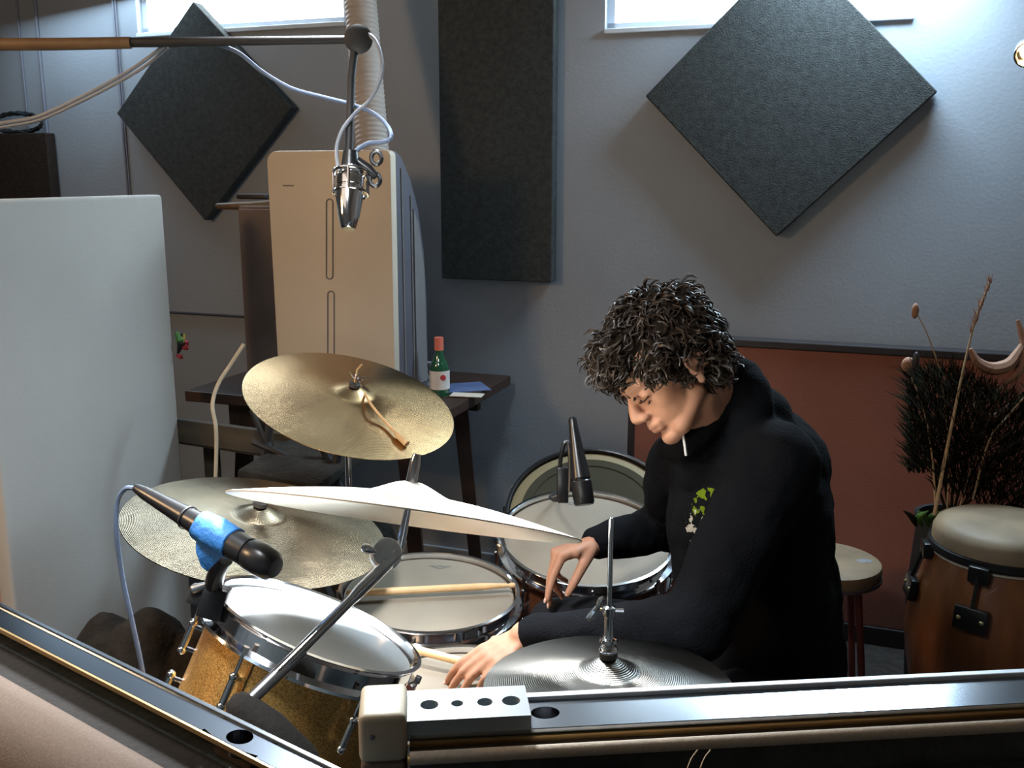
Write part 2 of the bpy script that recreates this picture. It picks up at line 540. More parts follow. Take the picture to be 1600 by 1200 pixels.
def cap(bm, p0, p1, r0, r1, seg=14):
    p0, p1 = Vector(p0), Vector(p1)
    d = p1 - p0
    L = d.length
    prof = [(0, -r0)]
    for k in range(1, 6):
        a = -PI / 2 + k * PI / 10
        prof.append((r0 * math.cos(a), r0 * math.sin(a)))
    for k in range(1, 5):
        a = k * PI / 10
        prof.append((r1 * math.cos(a), L + r1 * math.sin(a)))
    prof.insert(6, (r1, L))
    prof.append((0, L + r1))
    l = lathe(prof, seg)
    l.transform(frame(p0, d))
    return merge(bm, l)


def remesh(bm, voxel, smooth=3, fac=0.5):
    bmesh.ops.recalc_face_normals(bm, faces=bm.faces)
    me = bpy.data.meshes.new('tmp')
    bm.to_mesh(me); bm.free()
    o = bpy.data.objects.new('tmp', me)
    col.objects.link(o)
    m = o.modifiers.new('r', 'REMESH'); m.mode = 'VOXEL'; m.voxel_size = voxel; m.use_smooth_shade = True
    if smooth:
        s = o.modifiers.new('s', 'SMOOTH'); s.factor = fac; s.iterations = smooth
    dg = bpy.context.evaluated_depsgraph_get()
    dg.update()
    out = bpy.data.meshes.new_from_object(o.evaluated_get(dg))
    bpy.data.objects.remove(o)
    bpy.data.meshes.remove(me)
    for p in out.polygons:
        p.use_smooth = True
    return out


def disk_frame(px, py, z, k, theta):
    """world frame of a disc whose picture is an ellipse: k = minor/major, theta = tilt of the major axis"""
    d = ray(px, py).normalized()
    th = R(theta)
    m3 = CR * math.sin(th) + CU * math.cos(th)
    m3 = (m3 - d * m3.dot(d)).normalized()
    n = d * (-k) + m3 * math.sqrt(1 - k * k)
    return frame(V(px, py, z), n, CR * math.cos(th) - CU * math.sin(th))


# ================================================================== THE SETTING
S0, S1, OEND, HC = -3.3, 2.4, 4.4, 2.62


def setting(name, bm, m, smooth=False):
    return obj(name, bm, m, smooth=smooth, kind='structure')


WM = frame(W0, ZUP, E1)          # local x = along wall, local y = behind the wall (away from the room)
bm = box(S0 - .1, S1 + .1, -OEND - .1, .12, -0.1, 0)
setting('floor', bm, M['floor']).matrix_basis = WM
bm = box(S0 - .1, S1 + .1, -OEND - .1, .12, HC, HC + .1)
setting('ceiling', bm, M['ceiling']).matrix_basis = WM
# window openings measured on the wall
a = sh(215, 46); b = sh(541, 44); c = sh(945, 42); d = sh(1428, 30)
w1 = (a[0], b[0], (a[1] + b[1]) / 2, 2.33)
w2 = (c[0], d[0], (c[1] + d[1]) / 2, 2.33)
bm = bmesh.new()
hb = w1[2]
xs = [S0, w1[0], w1[1], w2[0], w2[1], S1]
box(xs[0], xs[1], 0, .12, 0, HC, bm)
box(xs[1], xs[2], 0, .12, 0, w1[2], bm); box(xs[1], xs[2], 0, .12, 2.33, HC, bm)
box(xs[2], xs[3], 0, .12, 0, HC, bm)
box(xs[3], xs[4], 0, .12, 0, w2[2], bm); box(xs[3], xs[4], 0, .12, 2.33, HC, bm)
box(xs[4], xs[5], 0, .12, 0, HC, bm)
bmesh.ops.remove_doubles(bm, verts=bm.verts, dist=1e-5)
setting('wall_back', bm, M['wall']).matrix_basis = WM
setting('wall_left', box(S0 - .1, S0, -OEND, .12, 0, HC), M['wall_side']).matrix_basis = WM
setting('wall_right', box(S1, S1 + .1, -OEND, .12, 0, HC), M['wall_side']).matrix_basis = WM
setting('wall_front', box(S0, S1, -OEND - .1, -OEND, 0, HC), M['wall_side']).matrix_basis = WM
for n, ww in ((1, w1), (2, w2)):
    f = .025
    bm = bmesh.new()
    x0, x1, z0, z1 = ww
    box(x0, x1, .03, .09, z0, z0 + f, bm); box(x0, x1, .03, .09, z1 - f, z1, bm)
    box(x0, x0 + f, .03, .09, z0, z1, bm); box(x1 - f, x1, .03, .09, z0, z1, bm)
    wo = setting('window_%d' % n, bm, M['winframe']); wo.matrix_basis = WM
    obj('pane', box(x0 + f, x1 - f, .06, .066, z0 + f, z1 - f), M['pane'], wo, Mx=WM, smooth=False)
    obj('window_sill', box(x0, x1, -.012, .03, z0 - .012, z0 + .004, bevel=.003), M['winframe'], wo, Mx=WM, smooth=False)

# painted conduits and joints on the left half of the wall
n = 1
for x, y0, y1, r in ((25, -20, 190, .004), (54, -20, 205, .006), (176, -20, 300, .005), (186, 60, 300, .003)):
    p0 = sh(x, y0); p1 = sh(x + 6, y1)
    t = setting('trim_%d' % n, tube([wl(p0[0], .006, 2.55), wl(p0[0], .006, .05)], r, 10), M['conduit'], smooth=True)
    n += 1
p0 = sh(275, 487); p1 = sh(382, 495)
setting('trim_%d' % n, tube([wl(p0[0] - .6, .006, p0[1]), wl(p1[0] + .3, .006, p1[1])], .005, 8), M['gap'], smooth=True)
n += 1
setting('baseboard_back', box(S0, S1, -.014, 0, 0, .09, bevel=.003), M['wall']).matrix_basis = WM


# ================================================================== ON THE WALL
def wall_panel(name, label, cat, pts, o_back, o_front, m, group=None):
    P = [onwall(x, y, o_front) for x, y in pts]
    o = obj(name, slab(P, -E2, o_front - o_back, .004), m, smooth=False)
    return tag(o, label, cat, group)


def para_top(l, bt, r, off):
    L, B, Rr = onwall(*l, off), onwall(*bt, off), onwall(*r, off)
    return L + Rr - B


off = .055
L_, B_, R_ = (1008, 150), (1213, 370), (1465, 143)
P = [onwall(*L_, off), onwall(*B_, off), onwall(*R_, off), para_top(L_, B_, R_, off)]
tag(obj('acoustic_panel', slab(P, -E2, .05, .004), M['foam'], smooth=False),
    'large charcoal diamond-hung acoustic panel high on the wall above the drummer', 'acoustic panel', 'acoustic panels on the wall')
wall_panel('acoustic_panel', 'smaller-looking dark diamond-hung acoustic panel under the left window', 'acoustic panel',
           [(182, 177), (320, 345), (455, 168), (301, 2)], .005, .055, M['foam'], 'acoustic panels on the wall')
pL = onwall(690, 436, .055); pR = onwall(862, 441, .055)
sL, sR = (pL - W0).dot(E1), (pR - W0).dot(E1)
hbm = (pL.z + pR.z) / 2
tag(obj('acoustic_panel', box(sL, sR, -.055, -.005, hbm, hbm + 1.12, bevel=.004), M['foam'], Mx=WM, smooth=False),
    'tall upright rectangular charcoal acoustic panel hanging between the two diamonds', 'acoustic panel', 'acoustic panels on the wall')
pA = sh(-70, 210, .05); pB = sh(82, 312, .05)
tag(obj('acoustic_panel', box(pA[0], pB[0], -.055, -.005, pB[1], pA[1], bevel=.004), M['foam_brown'], Mx=WM, smooth=False),
    'brown square acoustic panel at the far left above the white board', 'acoustic panel', 'acoustic panels on the wall')
# coil of cable lying on that panel
pts = []
for i in range(60):
    t = i / 60 * 2 * PI * 3
    pts.append(onwall(28 + 38 * math.cos(t), 190 + 15 * math.sin(t) + 2 * (i % 3), .03 + .0004 * i))
tag(obj('cable_coil', tube(pts, .006, 7), M['cable']), 'dark tangle of cable resting on top of the brown wall panel', 'cable')

# ================================================================== TERRACOTTA PARTITION (behind the drummer)
OFFP = .10
q0 = sh(985, 515, OFFP); q1 = sh(1130, 526, OFFP); q2 = sh(1600, 556, OFFP)
htop = (q1[1] + q2[1]) / 2
t = thing('partition_screen', 'terracotta fabric partition with dark trim standing behind the drummer', 'partition', wl((q0[0] + q2[0]) / 2, OFFP, 0))
s0, s1 = q0[0], q2[0] + .35
bm = box(s0 + .02, s1 - .02, -OFFP + 0, -OFFP + .045, .06, htop - .025, bevel=.004)
obj('fabric_panel', bm, M['redfab'], t, Mx=WM, smooth=False)
obj('top_rail', box(s0, s1, -OFFP - .006, -OFFP + .051, htop - .025, htop, bevel=.004), M['darktrim'], t, Mx=WM, smooth=False)
obj('side_rail', box(s0, s0 + .022, -OFFP - .006, -OFFP + .051, 0, htop - .025, bevel=.004), M['darktrim'], t, Mx=WM, smooth=False)
obj('side_rail', box(s1 - .022, s1, -OFFP - .006, -OFFP + .051, 0, htop - .025, bevel=.004), M['darktrim'], t, Mx=WM, smooth=False)
obj('kick_rail', box(s0 + .022, s1 - .022, -OFFP - .004, -OFFP + .049, .0, .06, bevel=.004), M['darktrim'], t, Mx=WM, smooth=False)

# ================================================================== WHITE BOARD (left)
A = V(254, 304, 2.85); B = V(-42, 316, 2.26)
ht = (A.z + B.z) / 2 + .0
A.z = B.z = 0
dirb = (A - B); Lb = dirb.length; dirb.normalize()
BM_ = frame(B, ZUP, dirb)
t = thing('sound_baffle', 'tall off-white free-standing sound baffle board at the left', 'baffle', (A + B) / 2)
B_loc = BM_
htA = V(254, 304, 2.85).z
obj('board_panel', box(-.01, Lb, 0, .05, .04, htA, bevel=.010, seg=3), M['board'], t, Mx=BM_, smooth=True)
obj('foot_bar', box(.04, .09, -.14, .19, 0, .04, bevel=.006), M['blackmat'], t, Mx=BM_, smooth=False)
obj('foot_bar', box(Lb - .12, Lb - .07, -.14, .19, 0, .04, bevel=.006), M['blackmat'], t, Mx=BM_, smooth=False)
# peach board at the very edge
p = V(-20, 800, 2.6)
t = obj('leaning_board', box(-.5, .26, 0, .02, 0, .85, bevel=.004), M['peach'], Mx=frame((p.x - .12, p.y + .12, 0), ZUP, (1, .25, 0)), smooth=False)
tag(t, 'peach coloured board showing past the left edge of the white baffle', 'board')

# ================================================================== TABLE WITH AIR CONDITIONER
TOPZ = .775
s_l = sh(322, 605, .55)[0]; s_r = sh(792, 610, .12)[0]
t = thing('side_table', 'dark stained wooden table against the back wall', 'table', wl((s_l + s_r) / 2, .4, 0))
obj('tabletop', box(s_l, s_r, -.66, -.08, TOPZ - .035, TOPZ, bevel=.004), M['wood_dark'], t, Mx=WM, smooth=False)
obj('apron', box(s_l + .12, s_r - .10, -.60, -.57, TOPZ - .12, TOPZ - .035), M['wood_dark'], t, Mx=WM, smooth=False)
obj('apron', box(s_l + .12, s_r - .10, -.14, -.11, TOPZ - .12, TOPZ - .035), M['wood_dark'], t, Mx=WM, smooth=False)
for s, o in ((s_l + .17, .57), (s_r - .17, .57), (s_l + .17, .14), (s_r - .17, .14)):
    top = wl(s, o, TOPZ - .035)
    foot = wl(s + (.07 if s > -0.5 else -.07), o + (.02 if o > .3 else 0), 0)
    obj('leg', tube([foot, top], [.028, .036], 4), M['wood_dark'], t, smooth=False)
obj('stretcher', box(s_l + .14, s_r - .14, -.585, -.555, .22, .27), M['wood_dark'], t, Mx=WM, smooth=False)

OA = .60
al = sh(424, 400, OA)[0]; ar = sh(614, 400, OA)[0]; ah = sh(520, 235, OA)[1]
t = thing('portable_air_conditioner', 'cream portable air conditioner with grey sides standing on the dark table', 'air conditioner', wl((al + ar) / 2, .45, TOPZ))
# side profile (y behind front, z)
hh = ah - TOPZ
prof = [(0, .0), (0, hh - .02), (.02, hh), (.06, hh - .015), (.12, hh - .08), (.17, hh - .17), (.205, hh - .30), (.22, hh - .45), (.22, 0)]


def extr(prof, x0, x1, y0, z0, bevel=0):
    bm = bmesh.new()
    a = [bm.verts.new((x0, y0 + y, z0 + z)) for y, z in prof]
    b = [bm.verts.new((x1, y0 + y, z0 + z)) for y, z in prof]
    bm.faces.new(a); bm.faces.new(b[::-1])
    for i in range(len(prof)):
        j = (i + 1) % len(prof)
        bm.faces.new((a[i], b[i], b[j], a[j]))
    bmesh.ops.recalc_face_normals(bm, faces=bm.faces)
    if bevel:
        bmesh.ops.bevel(bm, geom=bm.edges[:], offset=bevel, segments=3, affect='EDGES', profile=0.5)
    return bm


obj('casing', extr(prof, al + .006, ar - .006, -OA + .02, TOPZ, .004), M['greyside'], t, Mx=WM, smooth=True)
# front shell: rounded corners
bm = bmesh.new()
w_ = ar - al
pts = []
rc = .035
for cx, cz, a0 in ((al + rc, TOPZ + hh - rc, 90), (al + .004, TOPZ, None), (ar - .004, TOPZ, None), (ar - rc * .5, TOPZ + hh - rc * .5, 0)):
    if a0 is None:
        pts.append((cx, cz))
    else:
        rr = rc if a0 == 90 else rc * .5
        for k in range(7):
            an = R(a0 + k * 15)
            pts.append((cx + rr * math.cos(an), cz + rr * math.sin(an)))
P3 = [W0 + E1 * x + E2 * OA + ZUP * z for x, z in pts]
obj('front_cover', slab(P3, -E2, .035, .004), M['cream'], t)
for j, (x0, x1, y0, y1) in enumerate(((x, x + 9, 0, 0) for x in (0,))):
    pass


def stadium(px, py0, py1, wpx):
    """recessed-looking outline: thin raised rim as a closed tube on the front cover"""
    pts = []
    r = wpx / 2
    for k in range(9):
        a = PI * k / 8
        pts.append((px + r * math.cos(a), py0 + r - r * math.sin(a)))
    for k in range(9):
        a = PI * k / 8
        pts.append((px - r * math.cos(a), py1 - r + r * math.sin(a)))
    pts.append(pts[0])
    return [onwall(x, y, OA + .001) for x, y in pts]


obj('handle_groove', tube(stadium(515, 311, 436, 10), .0022, 6), M['greyside2'], t, label='upper slim rounded groove')
obj('handle_groove', tube(stadium(517, 455, 590, 10), .0022, 6), M['greyside2'], t, label='lower slim rounded groove')
p = onwall(450, 290, OA + .001)
bm = bmesh.new()
for i, (a0, a1) in enumerate(((-.018, -.010), (-.008, -.003), (-.001, .006), (.008, .014), (.016, .019))):
    box(a0, a1, -.0008, .0008, -.002, .002, bm)
obj('name_badge', bm, M['greyside2'], t, Mx=frame(p, ZUP, E1), smooth=False)
# side ribs
for dy in (.055, .115):
    sp = [(ar - .004, -OA + .02 + dy, z) for z in (TOPZ + .01, TOPZ + hh * .5, TOPZ + hh - (.05 if dy < .1 else .13))]
    obj('side_rib', tube(sp, .0035, 6), M['greyside2'], t, Mx=WM)
obj('side_vent', extr([(.128, .03), (.128, hh - .17), (.16, hh - .22), (.195, hh - .36), (.205, .03)], ar - .006, ar - .001, -OA + .02, TOPZ), M['greyside2'], t, Mx=WM, smooth=False)
# ribbed exhaust hose up to the ceiling
bm = bmesh.new()
c0 = onwall(583, 236, .42); c1 = onwall(563, 0, .30)
c0.z -= .03
axis = (c1 - c0).normalized(); Lh = (c1 - c0).length * 1.9
nr = 64
prof = []
for i in range(nr * 2):
    rr = .048 + (.003 if i % 2 else 0)
    prof.append((rr, Lh * i / (nr * 2)))
prof = [(0.001, 0)] + prof + [(0.001, Lh)]
hz = obj('exhaust_hose', lathe(prof, 28), M['hose'], t, Mx=frame(c0, axis), label='ribbed tan exhaust hose rising from the top')

# brown carton-like cabinet left of it
cl = sh(373, 330, .42)[0]; cr = sh(436, 330, .42)[0]; ch = sh(400, 322, .42)[1]
t = thing('narrow_cabinet', 'narrow grey-brown upright cabinet beside the air conditioner on the table', 'cabinet', wl((cl + cr) / 2, .3, TOPZ))
obj('carcass', box(cl, cr, -.42, -.14, TOPZ, ch, bevel=.004), M['box'], t, Mx=WM, smooth=False)
obj('front_door', box(cl + .006, cr - .006, -.432, -.42, TOPZ + .01, ch - .01, bevel=.002), M['box'], t, Mx=WM, smooth=False)
o = obj('wooden_mallet', tube([onwall(341, 322, .40), onwall(372, 322, .40), onwall(392, 323, .38), onwall(432, 319, .36)], [.010, .013, .017, .015], 12, round_end=True), M['tan'])
tag(o, 'tan wooden stick lying on top of the grey-brown cabinet', 'stick')
o = obj('woven_pad', box(-.055, .06, -.05, .05, 0, .018, bevel=.006), M['darktrim'], Mx=frame(onwall(404, 311, .30), ZUP, E1))
tag(o, 'small dark pad lying on the cabinet behind the tan stick', 'pad')

# bottle
def bottle(px, py_base, py_top, offw):
    base = onwall(px, py_base, offw); base.z = TOPZ
    top = onwall(px, py_top, offw).z
    h = top - TOPZ
    t = thing('wine_bottle', 'green wine bottle with pale label and red neck foil on the table', 'bottle', base)
    Mx = Matrix.Translation(base)
    r = .030
    obj('glass_body', lathe([(0, 0), (r, 0), (r + .001, .01), (r, h * .50), (r * .8, h * .58), (.014, h * .70), (.012, h * .97), (0, h * .97)], 24), M['bottle'], t, Mx=Mx)
    obj('paper_label', lathe([(r + .0016, h * .12), (r + .0018, h * .44)], 24), M['label'], t, Mx=Mx)
    obj('neck_foil', lathe([(.0138, h * .78), (.0142, h * .80), (.0142, h), (0, h)], 20), M['redcap'], t, Mx=Mx)
    cp = base + (CAM - base).normalized() * (r + .003); cp.z = TOPZ + h * .34
    seal = obj('label_seal', lathe([(0, .002), (.009, .0015), (.009, 0), (0, 0)], 16), M['red'], t, Mx=frame(cp + E1 * .012, (CAM - cp) * Vector((1, 1, 0)), ZUP))


bottle(687, 612, 527, .44)
# angled grey handle and papers on the table
t = thing('desk_lamp', 'small grey angle-arm device behind the bottle on the table', 'lamp', onwall(668, 603, .32) * Vector((1, 1, 0)) + ZUP * TOPZ)
base = onwall(672, 603, .32); base.z = TOPZ
obj('lamp_base', lathe([(0, 0), (.04, 0), (.04, .008), (.01, .014), (0, .014)], 20), M['greyside2'], t, Mx=Matrix.Translation(base))
hd0 = onwall(634, 566, .32); hd1 = onwall(674, 552, .32)
obj('arm', tube([base + ZUP * .01, onwall(660, 565, .32)], .004, 8), M['greyside2'], t)
obj('lamp_head', box(-.005, (hd1 - hd0).length, -.015, .015, -.011, .007, bevel=.004), M['greyside2'], t, Mx=frame(hd0, ZUP, hd1 - hd0))
for nm, lb, px, py, sx, sy, mt, rz, dz in (('leaflet', 'blue printed leaflet lying on the table beside the bottle', 724, 606, .15, .13, 'paper_blue', .3, .0),
                                       ('leaflet', 'small pale sheet at the front edge of the blue leaflet', 730, 618, .10, .05, 'paper', -.2, .003)):
    p = onh(px, py, TOPZ + dz)
    o = obj(nm, box(-sx / 2, sx / 2, -sy / 2, sy / 2, .0005, .003), M[mt], Mx=Matrix.Translation(p) @ Matrix.Rotation(rz, 4, 'Z'), smooth=False)
    tag(o, lb, 'paper')

# ---- low bench and dark chair below
p0 = V(286, 680, 3.0); p1 = V(424, 684, 2.85)
t = thing('plank_bench', 'weathered olive-brown plank bench under the table end', 'bench', (p0 + p1) / 2 * Vector((1, 1, 0)))
d = (p1 - p0); d.z = 0; Ln = d.length
Mx = frame(Vector((p0.x, p0.y, (p0.z + p1.z) / 2)), ZUP, d)
obj('plank', box(-.03, Ln, -.012, .012, -.036, .036, bevel=.003), M['wood_olive'], t, Mx=Mx, smooth=False)
obj('seat_board', box(-.03, Ln, .0, .2, -.046, -.036, bevel=.003), M['wood_olive'], t, Mx=Mx, smooth=False)
for x in (.0, Ln - .05):
    obj('leg', box(x, x + .035, .08, .115, -Mx.translation.z, -.046), M['wood_olive'], t, Mx=Mx, smooth=False)
# folding chair
t = thing('folding_chair', 'dark folding chair half hidden behind the cymbals', 'chair', V(440, 760, 2.8) * Vector((1, 1, 0)))
for (xa, ya), (xb, yb), zz in (((425, 640), (398, 800), 2.75), ((395, 640), (470, 820), 2.75), ((530, 700), (505, 820), 2.7), ((500, 690), (560, 830), 2.72)):
    a_, b_ = V(xa, ya, zz), V(xb, yb, zz)
    k = a_.z / max(.01, (a_.z - b_.z))
    f_ = a_ + (b_ - a_) * k
    obj('leg', tube([a_, f_], .011, 8), M['blackmat'], t)
cs = V(478, 722, 2.72)
obj('seat', box(-.12, .12, -.15, .15, -.02, .012, bevel=.01), M['cloth'], t, Mx=frame(cs, (.05, -.1, 1), E1))
obj('cross_bar', tube([V(395, 690, 2.75), V(520, 745, 2.72)], .010, 8), M['blackmat'], t)
# dark bag
bm = bmesh.new()
cbag = V(545, 760, 2.98)
ell(bm, (cbag.x, cbag.y, .20), (.18, .11, .28)); ell(bm, (cbag.x + .10, cbag.y, .12), (.14, .11, .13))
me = remesh(bm, .012, 4)
for v in me.vertices:
    v.co += Vector(noise.noise_vector(v.co * 9)) * .012
me.materials.append(M['cloth'])
tag(obj('gig_bag', me, None), 'slumped black bag on the floor behind the cymbals', 'bag')
# cloth heap at floor near board
bm = bmesh.new()
cc = V(236, 1015, 2.30)
for dx, dy, r in ((0, 0, .15), (-.12, .03, .12), (.13, -.02, .12)):
    ell(bm, (cc.x + dx, cc.y + dy, .05), (r, .14, r * .75 + max(0, cc.z - .06)))
me = remesh(bm, .012, 3)
for v in me.vertices:
    v.co += Vector(noise.noise_vector(v.co * 14)) * .014
    v.co.z = max(v.co.z, .002)
me.materials.append(M['cloth'])
tag(obj('cloth_heap', me, None), 'dark crumpled cloth heap on the floor at the foot of the white baffle', 'cloth')

# ornament hanging at the edge of the board
t = thing('ribbon_ornament', 'small red, yellow and green ribbon ornament hanging on the wall past the white baffle', 'ornament', V(284, 555, 2.95))
for i, (x0, y0, x1, y1, mt, r) in enumerate(((276, 520, 284, 545, 'green', .014), (284, 522, 278, 552, 'blackmat', .012), (288, 522, 280, 545, 'yellow', .006),
                                             (282, 540, 294, 546, 'red', .009), (276, 555, 285, 560, 'red', .008), (286, 530, 294, 540, 'red', .006))):
    obj('ribbon', tube([V(x0, y0, 2.95), V((x0 + x1) / 2 + 2, (y0 + y1) / 2, 2.94), V(x1, y1, 2.95)], [r * .5, r, r * .3], 8), M[mt], t)
# cream cable
pts = [V(381, 538, 2.75), V(360, 570, 2.75), V(341, 600, 2.74), V(332, 632, 2.73), V(337, 665, 2.73), V(338, 700, 2.74), V(336, 780, 2.76)]
pp = catmull(pts, 6)
e = pp[-1].copy(); e.z = .01
tag(obj('hanging_cable', tube(pp + [e], .0055, 8), M['cable_cream']), 'cream cable looping down left of the upper cymbal', 'cable')


# ================================================================== DRUM KIT
def rotz(a):
    return Matrix.Rotation(a, 4, 'Z')


def stand_legs(t, base, h, spread, m, phase=0.3):
    """three tripod legs from a collar at height h to the floor, each with a rubber foot"""
    for k in range(3):
        a = phase + k * 2 * PI / 3
        f = Vector((base.x + spread * math.cos(a), base.y + spread * math.sin(a), .012))
        lg = obj('leg', tube([Vector((base.x, base.y, h)) + Vector((math.cos(a), math.sin(a), 0)) * .015, f], .006, 8), m, t)
        obj('rubber_foot', tube([f + Vector((0, 0, .012)), f - Vector((0, 0, .011))], [.011, .013], 10), M['rubber'], lg)


def drum(name, label, cat, Mf, Rr, depth, shellm, headm, hoopm, nl, phase=0.0, lugdown=.055, luglen=.045, flange=.034,
         legs=0, group=None, deep_lug=False, underlugs=True):
    base = Mf @ Vector((0, 0, -depth))
    t = thing(name, label, cat, (base.x, base.y, 0 if legs else base.z), group)
    rs = Rr - .010
    obj('shell', lathe([(rs, -.020), (rs, -depth + .02), (rs - .007, -depth + .02), (rs - .007, -.020)], 72, closed=True), shellm, t, Mx=Mf)
    obj('batter_head', lathe([(0, -.009), (rs - .012, -.009), (rs - .002, -.013), (rs - .001, -.024), (rs - .003, -.024), (rs - .004, -.014), (rs - .013, -.0105), (0, -.0105)], 72), headm, t, Mx=Mf)
    obj('resonant_head', lathe([(0, -depth + .009), (rs - .003, -depth + .009), (rs - .001, -depth + .022), (rs - .003, -depth + .022), (rs - .004, -depth + .0105), (0, -depth + .0105)], 48), headm, t, Mx=Mf)
    hp = [(Rr - .009, -.001), (Rr - .006, .001), (Rr, .0), (Rr - .002, -.004), (Rr - .006, -.008), (Rr - .006, -flange + .008), (Rr + .006, -flange + .004),
          (Rr + .007, -flange), (Rr - .008, -flange + .002)]
    ho = lathe(hp, 72, closed=True)
    o1 = obj('hoop', ho, hoopm, t, Mx=Mf)
    Mb = Mf @ Matrix.Translation((0, 0, -depth)) @ Matrix.Rotation(PI, 4, 'X')
    obj('hoop', o1.data, None, t, Mx=Mb)
    # lug = tube with ball ends on two posts; rod from the hoop ear
    bm = bmesh.new()
    xl = Rr + .006
    z0, z1 = -lugdown, -lugdown - luglen
    tube([(xl, 0, z0), (xl, 0, z1)], .0048, 12, bm)
    for z in (z0, z1):
        ell(bm, (xl, 0, z), (.0062, .0062, .0062))
        tube([(rs - .002, 0, z - (.004 if z == z0 else -.004)), (xl, 0, z - (.004 if z == z0 else -.004))], .0035, 8, bm)
    lugme = None; rodme = None; earme = None
    for side, Ms in ((0, Mf), (1, Mb)):
        if side and not underlugs:
            continue
        for k in range(nl):
            Mk = Ms @ rotz((phase if side == 0 else -phase) + 2 * PI * k / nl)
            if lugme is None:
                lo = obj('lug', bm, M['chrome'], t, Mx=Mk); lugme = lo.data
            else:
                lo = obj('lug', lugme, None, t, Mx=Mk)
            if rodme is None:
                rb = tube([(xl, 0, -flange + .012), (xl, 0, z0)], .0026, 8)
                tube([(xl, 0, -flange + .004), (xl, 0, -flange + .014)], .0045, 6, rb)
                ro = obj('tension_rod', rb, M['chrome'], lo, Mx=Mk); rodme = ro.data
            else:
                ro = obj('tension_rod', rodme, None, lo, Mx=Mk)
    if legs:
        for k in range(legs):
            a = phase + .5 + 2 * PI * k / legs
            p_ = Mf @ Vector(((Rr + .012) * math.cos(a), (Rr + .012) * math.sin(a), -depth * .6))
            f_ = Vector((p_.x, p_.y, .01))
            out = (Mf.to_3x3() @ Vector((math.cos(a), math.sin(a), 0)))
            f_ += Vector((out.x, out.y, 0)) * .05
            lg = obj('leg', tube([p_ + ZUP * .06, p_ - ZUP * .06, f_], .005, 8), M['chrome'], t)
            obj('rubber_foot', tube([f_ + ZUP * .015, f_ - ZUP * .009], .010, 10), M['rubber'], lg)
    return t


# gold sparkle tom in front
MT = disk_frame(500, 972, 1.38, .27, 23)
RT = .1527
gt = drum('rack_tom', 'gold sparkle tom with bright white head in the foreground', 'drum', MT, RT, .24, M['gold'], M['head'], M['chrome'], 6, phase=R(-112), group=None, lugdown=.062, luglen=.040, flange=.036)
# seam line of wrap
obj('wrap_seam', box(RT - .0102, RT - .0092, -.0008, .0008, -.22, -.022), M['groove'], gt, Mx=MT @ rotz(R(-108)), smooth=False)
# floor stand cradle of gold tom
cb = MT @ Vector((0, 0, -.25))
t = thing('tom_stand', 'low chrome tripod cradle stand under the gold sparkle tom', 'stand', (cb.x, cb.y, 0))
obj('pole', tube([cb, Vector((cb.x, cb.y, .12))], .011, 12), M['chrome'], t)
for k in range(3):
    Mk = MT @ rotz(R(30 + 120 * k))
    obj('cradle_arm', tube([cb - ZUP * .01, Mk @ Vector((RT * .6, 0, -.255)), Mk @ Vector((RT + .014, 0, -.248)), Mk @ Vector((RT + .016, 0, -.21))], .005, 8), M['chrome'], t)
stand_legs(t, Vector((cb.x, cb.y, 0)), .25, .22, M['chrome'])

# walnut floor tom, middle
MM = disk_frame(671, 920, 2.03, .44, 1)
drum('floor_tom', 'brown lacquered tom with worn head and a drumstick across it', 'drum', MM, .185, .26, M['walnut'], M['head_w'], M['chrome'], 8, phase=R(-95), legs=3, group=None)
# emblem on heads (faint printed mark)


def emblem(Mf, x, y, s, parent):
    bm = bmesh.new()
    pts = [(-1, .22), (-.35, .12), (0, .30), (.35, .12), (1, .22), (.45, -.12), (0, -.42), (-.45, -.12)]
    a = [bm.verts.new((x + px * s, y + py * s, -.0086)) for px, py in pts]
    b = [bm.verts.new((x + px * s * .72, y + py * s * .55 - .02 * s, -.0086)) for px, py in pts]
    for i in range(8):
        j = (i + 1) % 8
        bm.faces.new((a[i], a[j], b[j], b[i]))
    bmesh.ops.solidify(bm, geom=bm.faces[:], thickness=.0003)
    obj('printed_mark', bm, M['ink'], parent, Mx=Mf, smooth=False)


par = [o for o in col.objects if o.name.startswith('floor_tom') and o.parent is None][-1]
emblem(MM, .012, .125, .026, par)

# larger walnut floor tom at right
MF = disk_frame(917, 835, 2.30, .54, 4)
drum('floor_tom', 'larger brown floor tom with a pale head under the drummer\'s forearm', 'drum', MF, .203, .38, M['walnut'], M['head_w'], M['chrome'], 8, phase=R(-88), legs=3, group=None)
par = [o for o in col.objects if o.name.startswith('floor_tom') and o.parent is None][-1]
emblem(MF, -.03, .150, .022, par)

# black hooped drum standing behind (upright, seen over the floor tom)
MB2 = disk_frame(925, 800, 2.72, .78, 3)
t = drum('bass_drum', 'black-hooped drum with cream head standing behind the floor toms', 'drum', MB2, .238, .22, M['walnut'], M['head_y'], M['black'], 8, phase=R(20), legs=3, lugdown=.07)
obj('muffling_ring', lathe([(.196, -.0088), (.196, -.004), (.172, -.004), (.172, -.0088)], 64, closed=True), M['head_dark'], t, Mx=MB2, label='dark ring inside the cream head')
obj('shaded_centre', lathe([(0, -.0070), (.172, -.0070), (.172, -.0088), (0, -.0088)], 64, closed=False), M['head_dark'], t, Mx=MB2, label='olive shade coloured onto the centre of the head')  # disc coloured as the shadow lying across the head

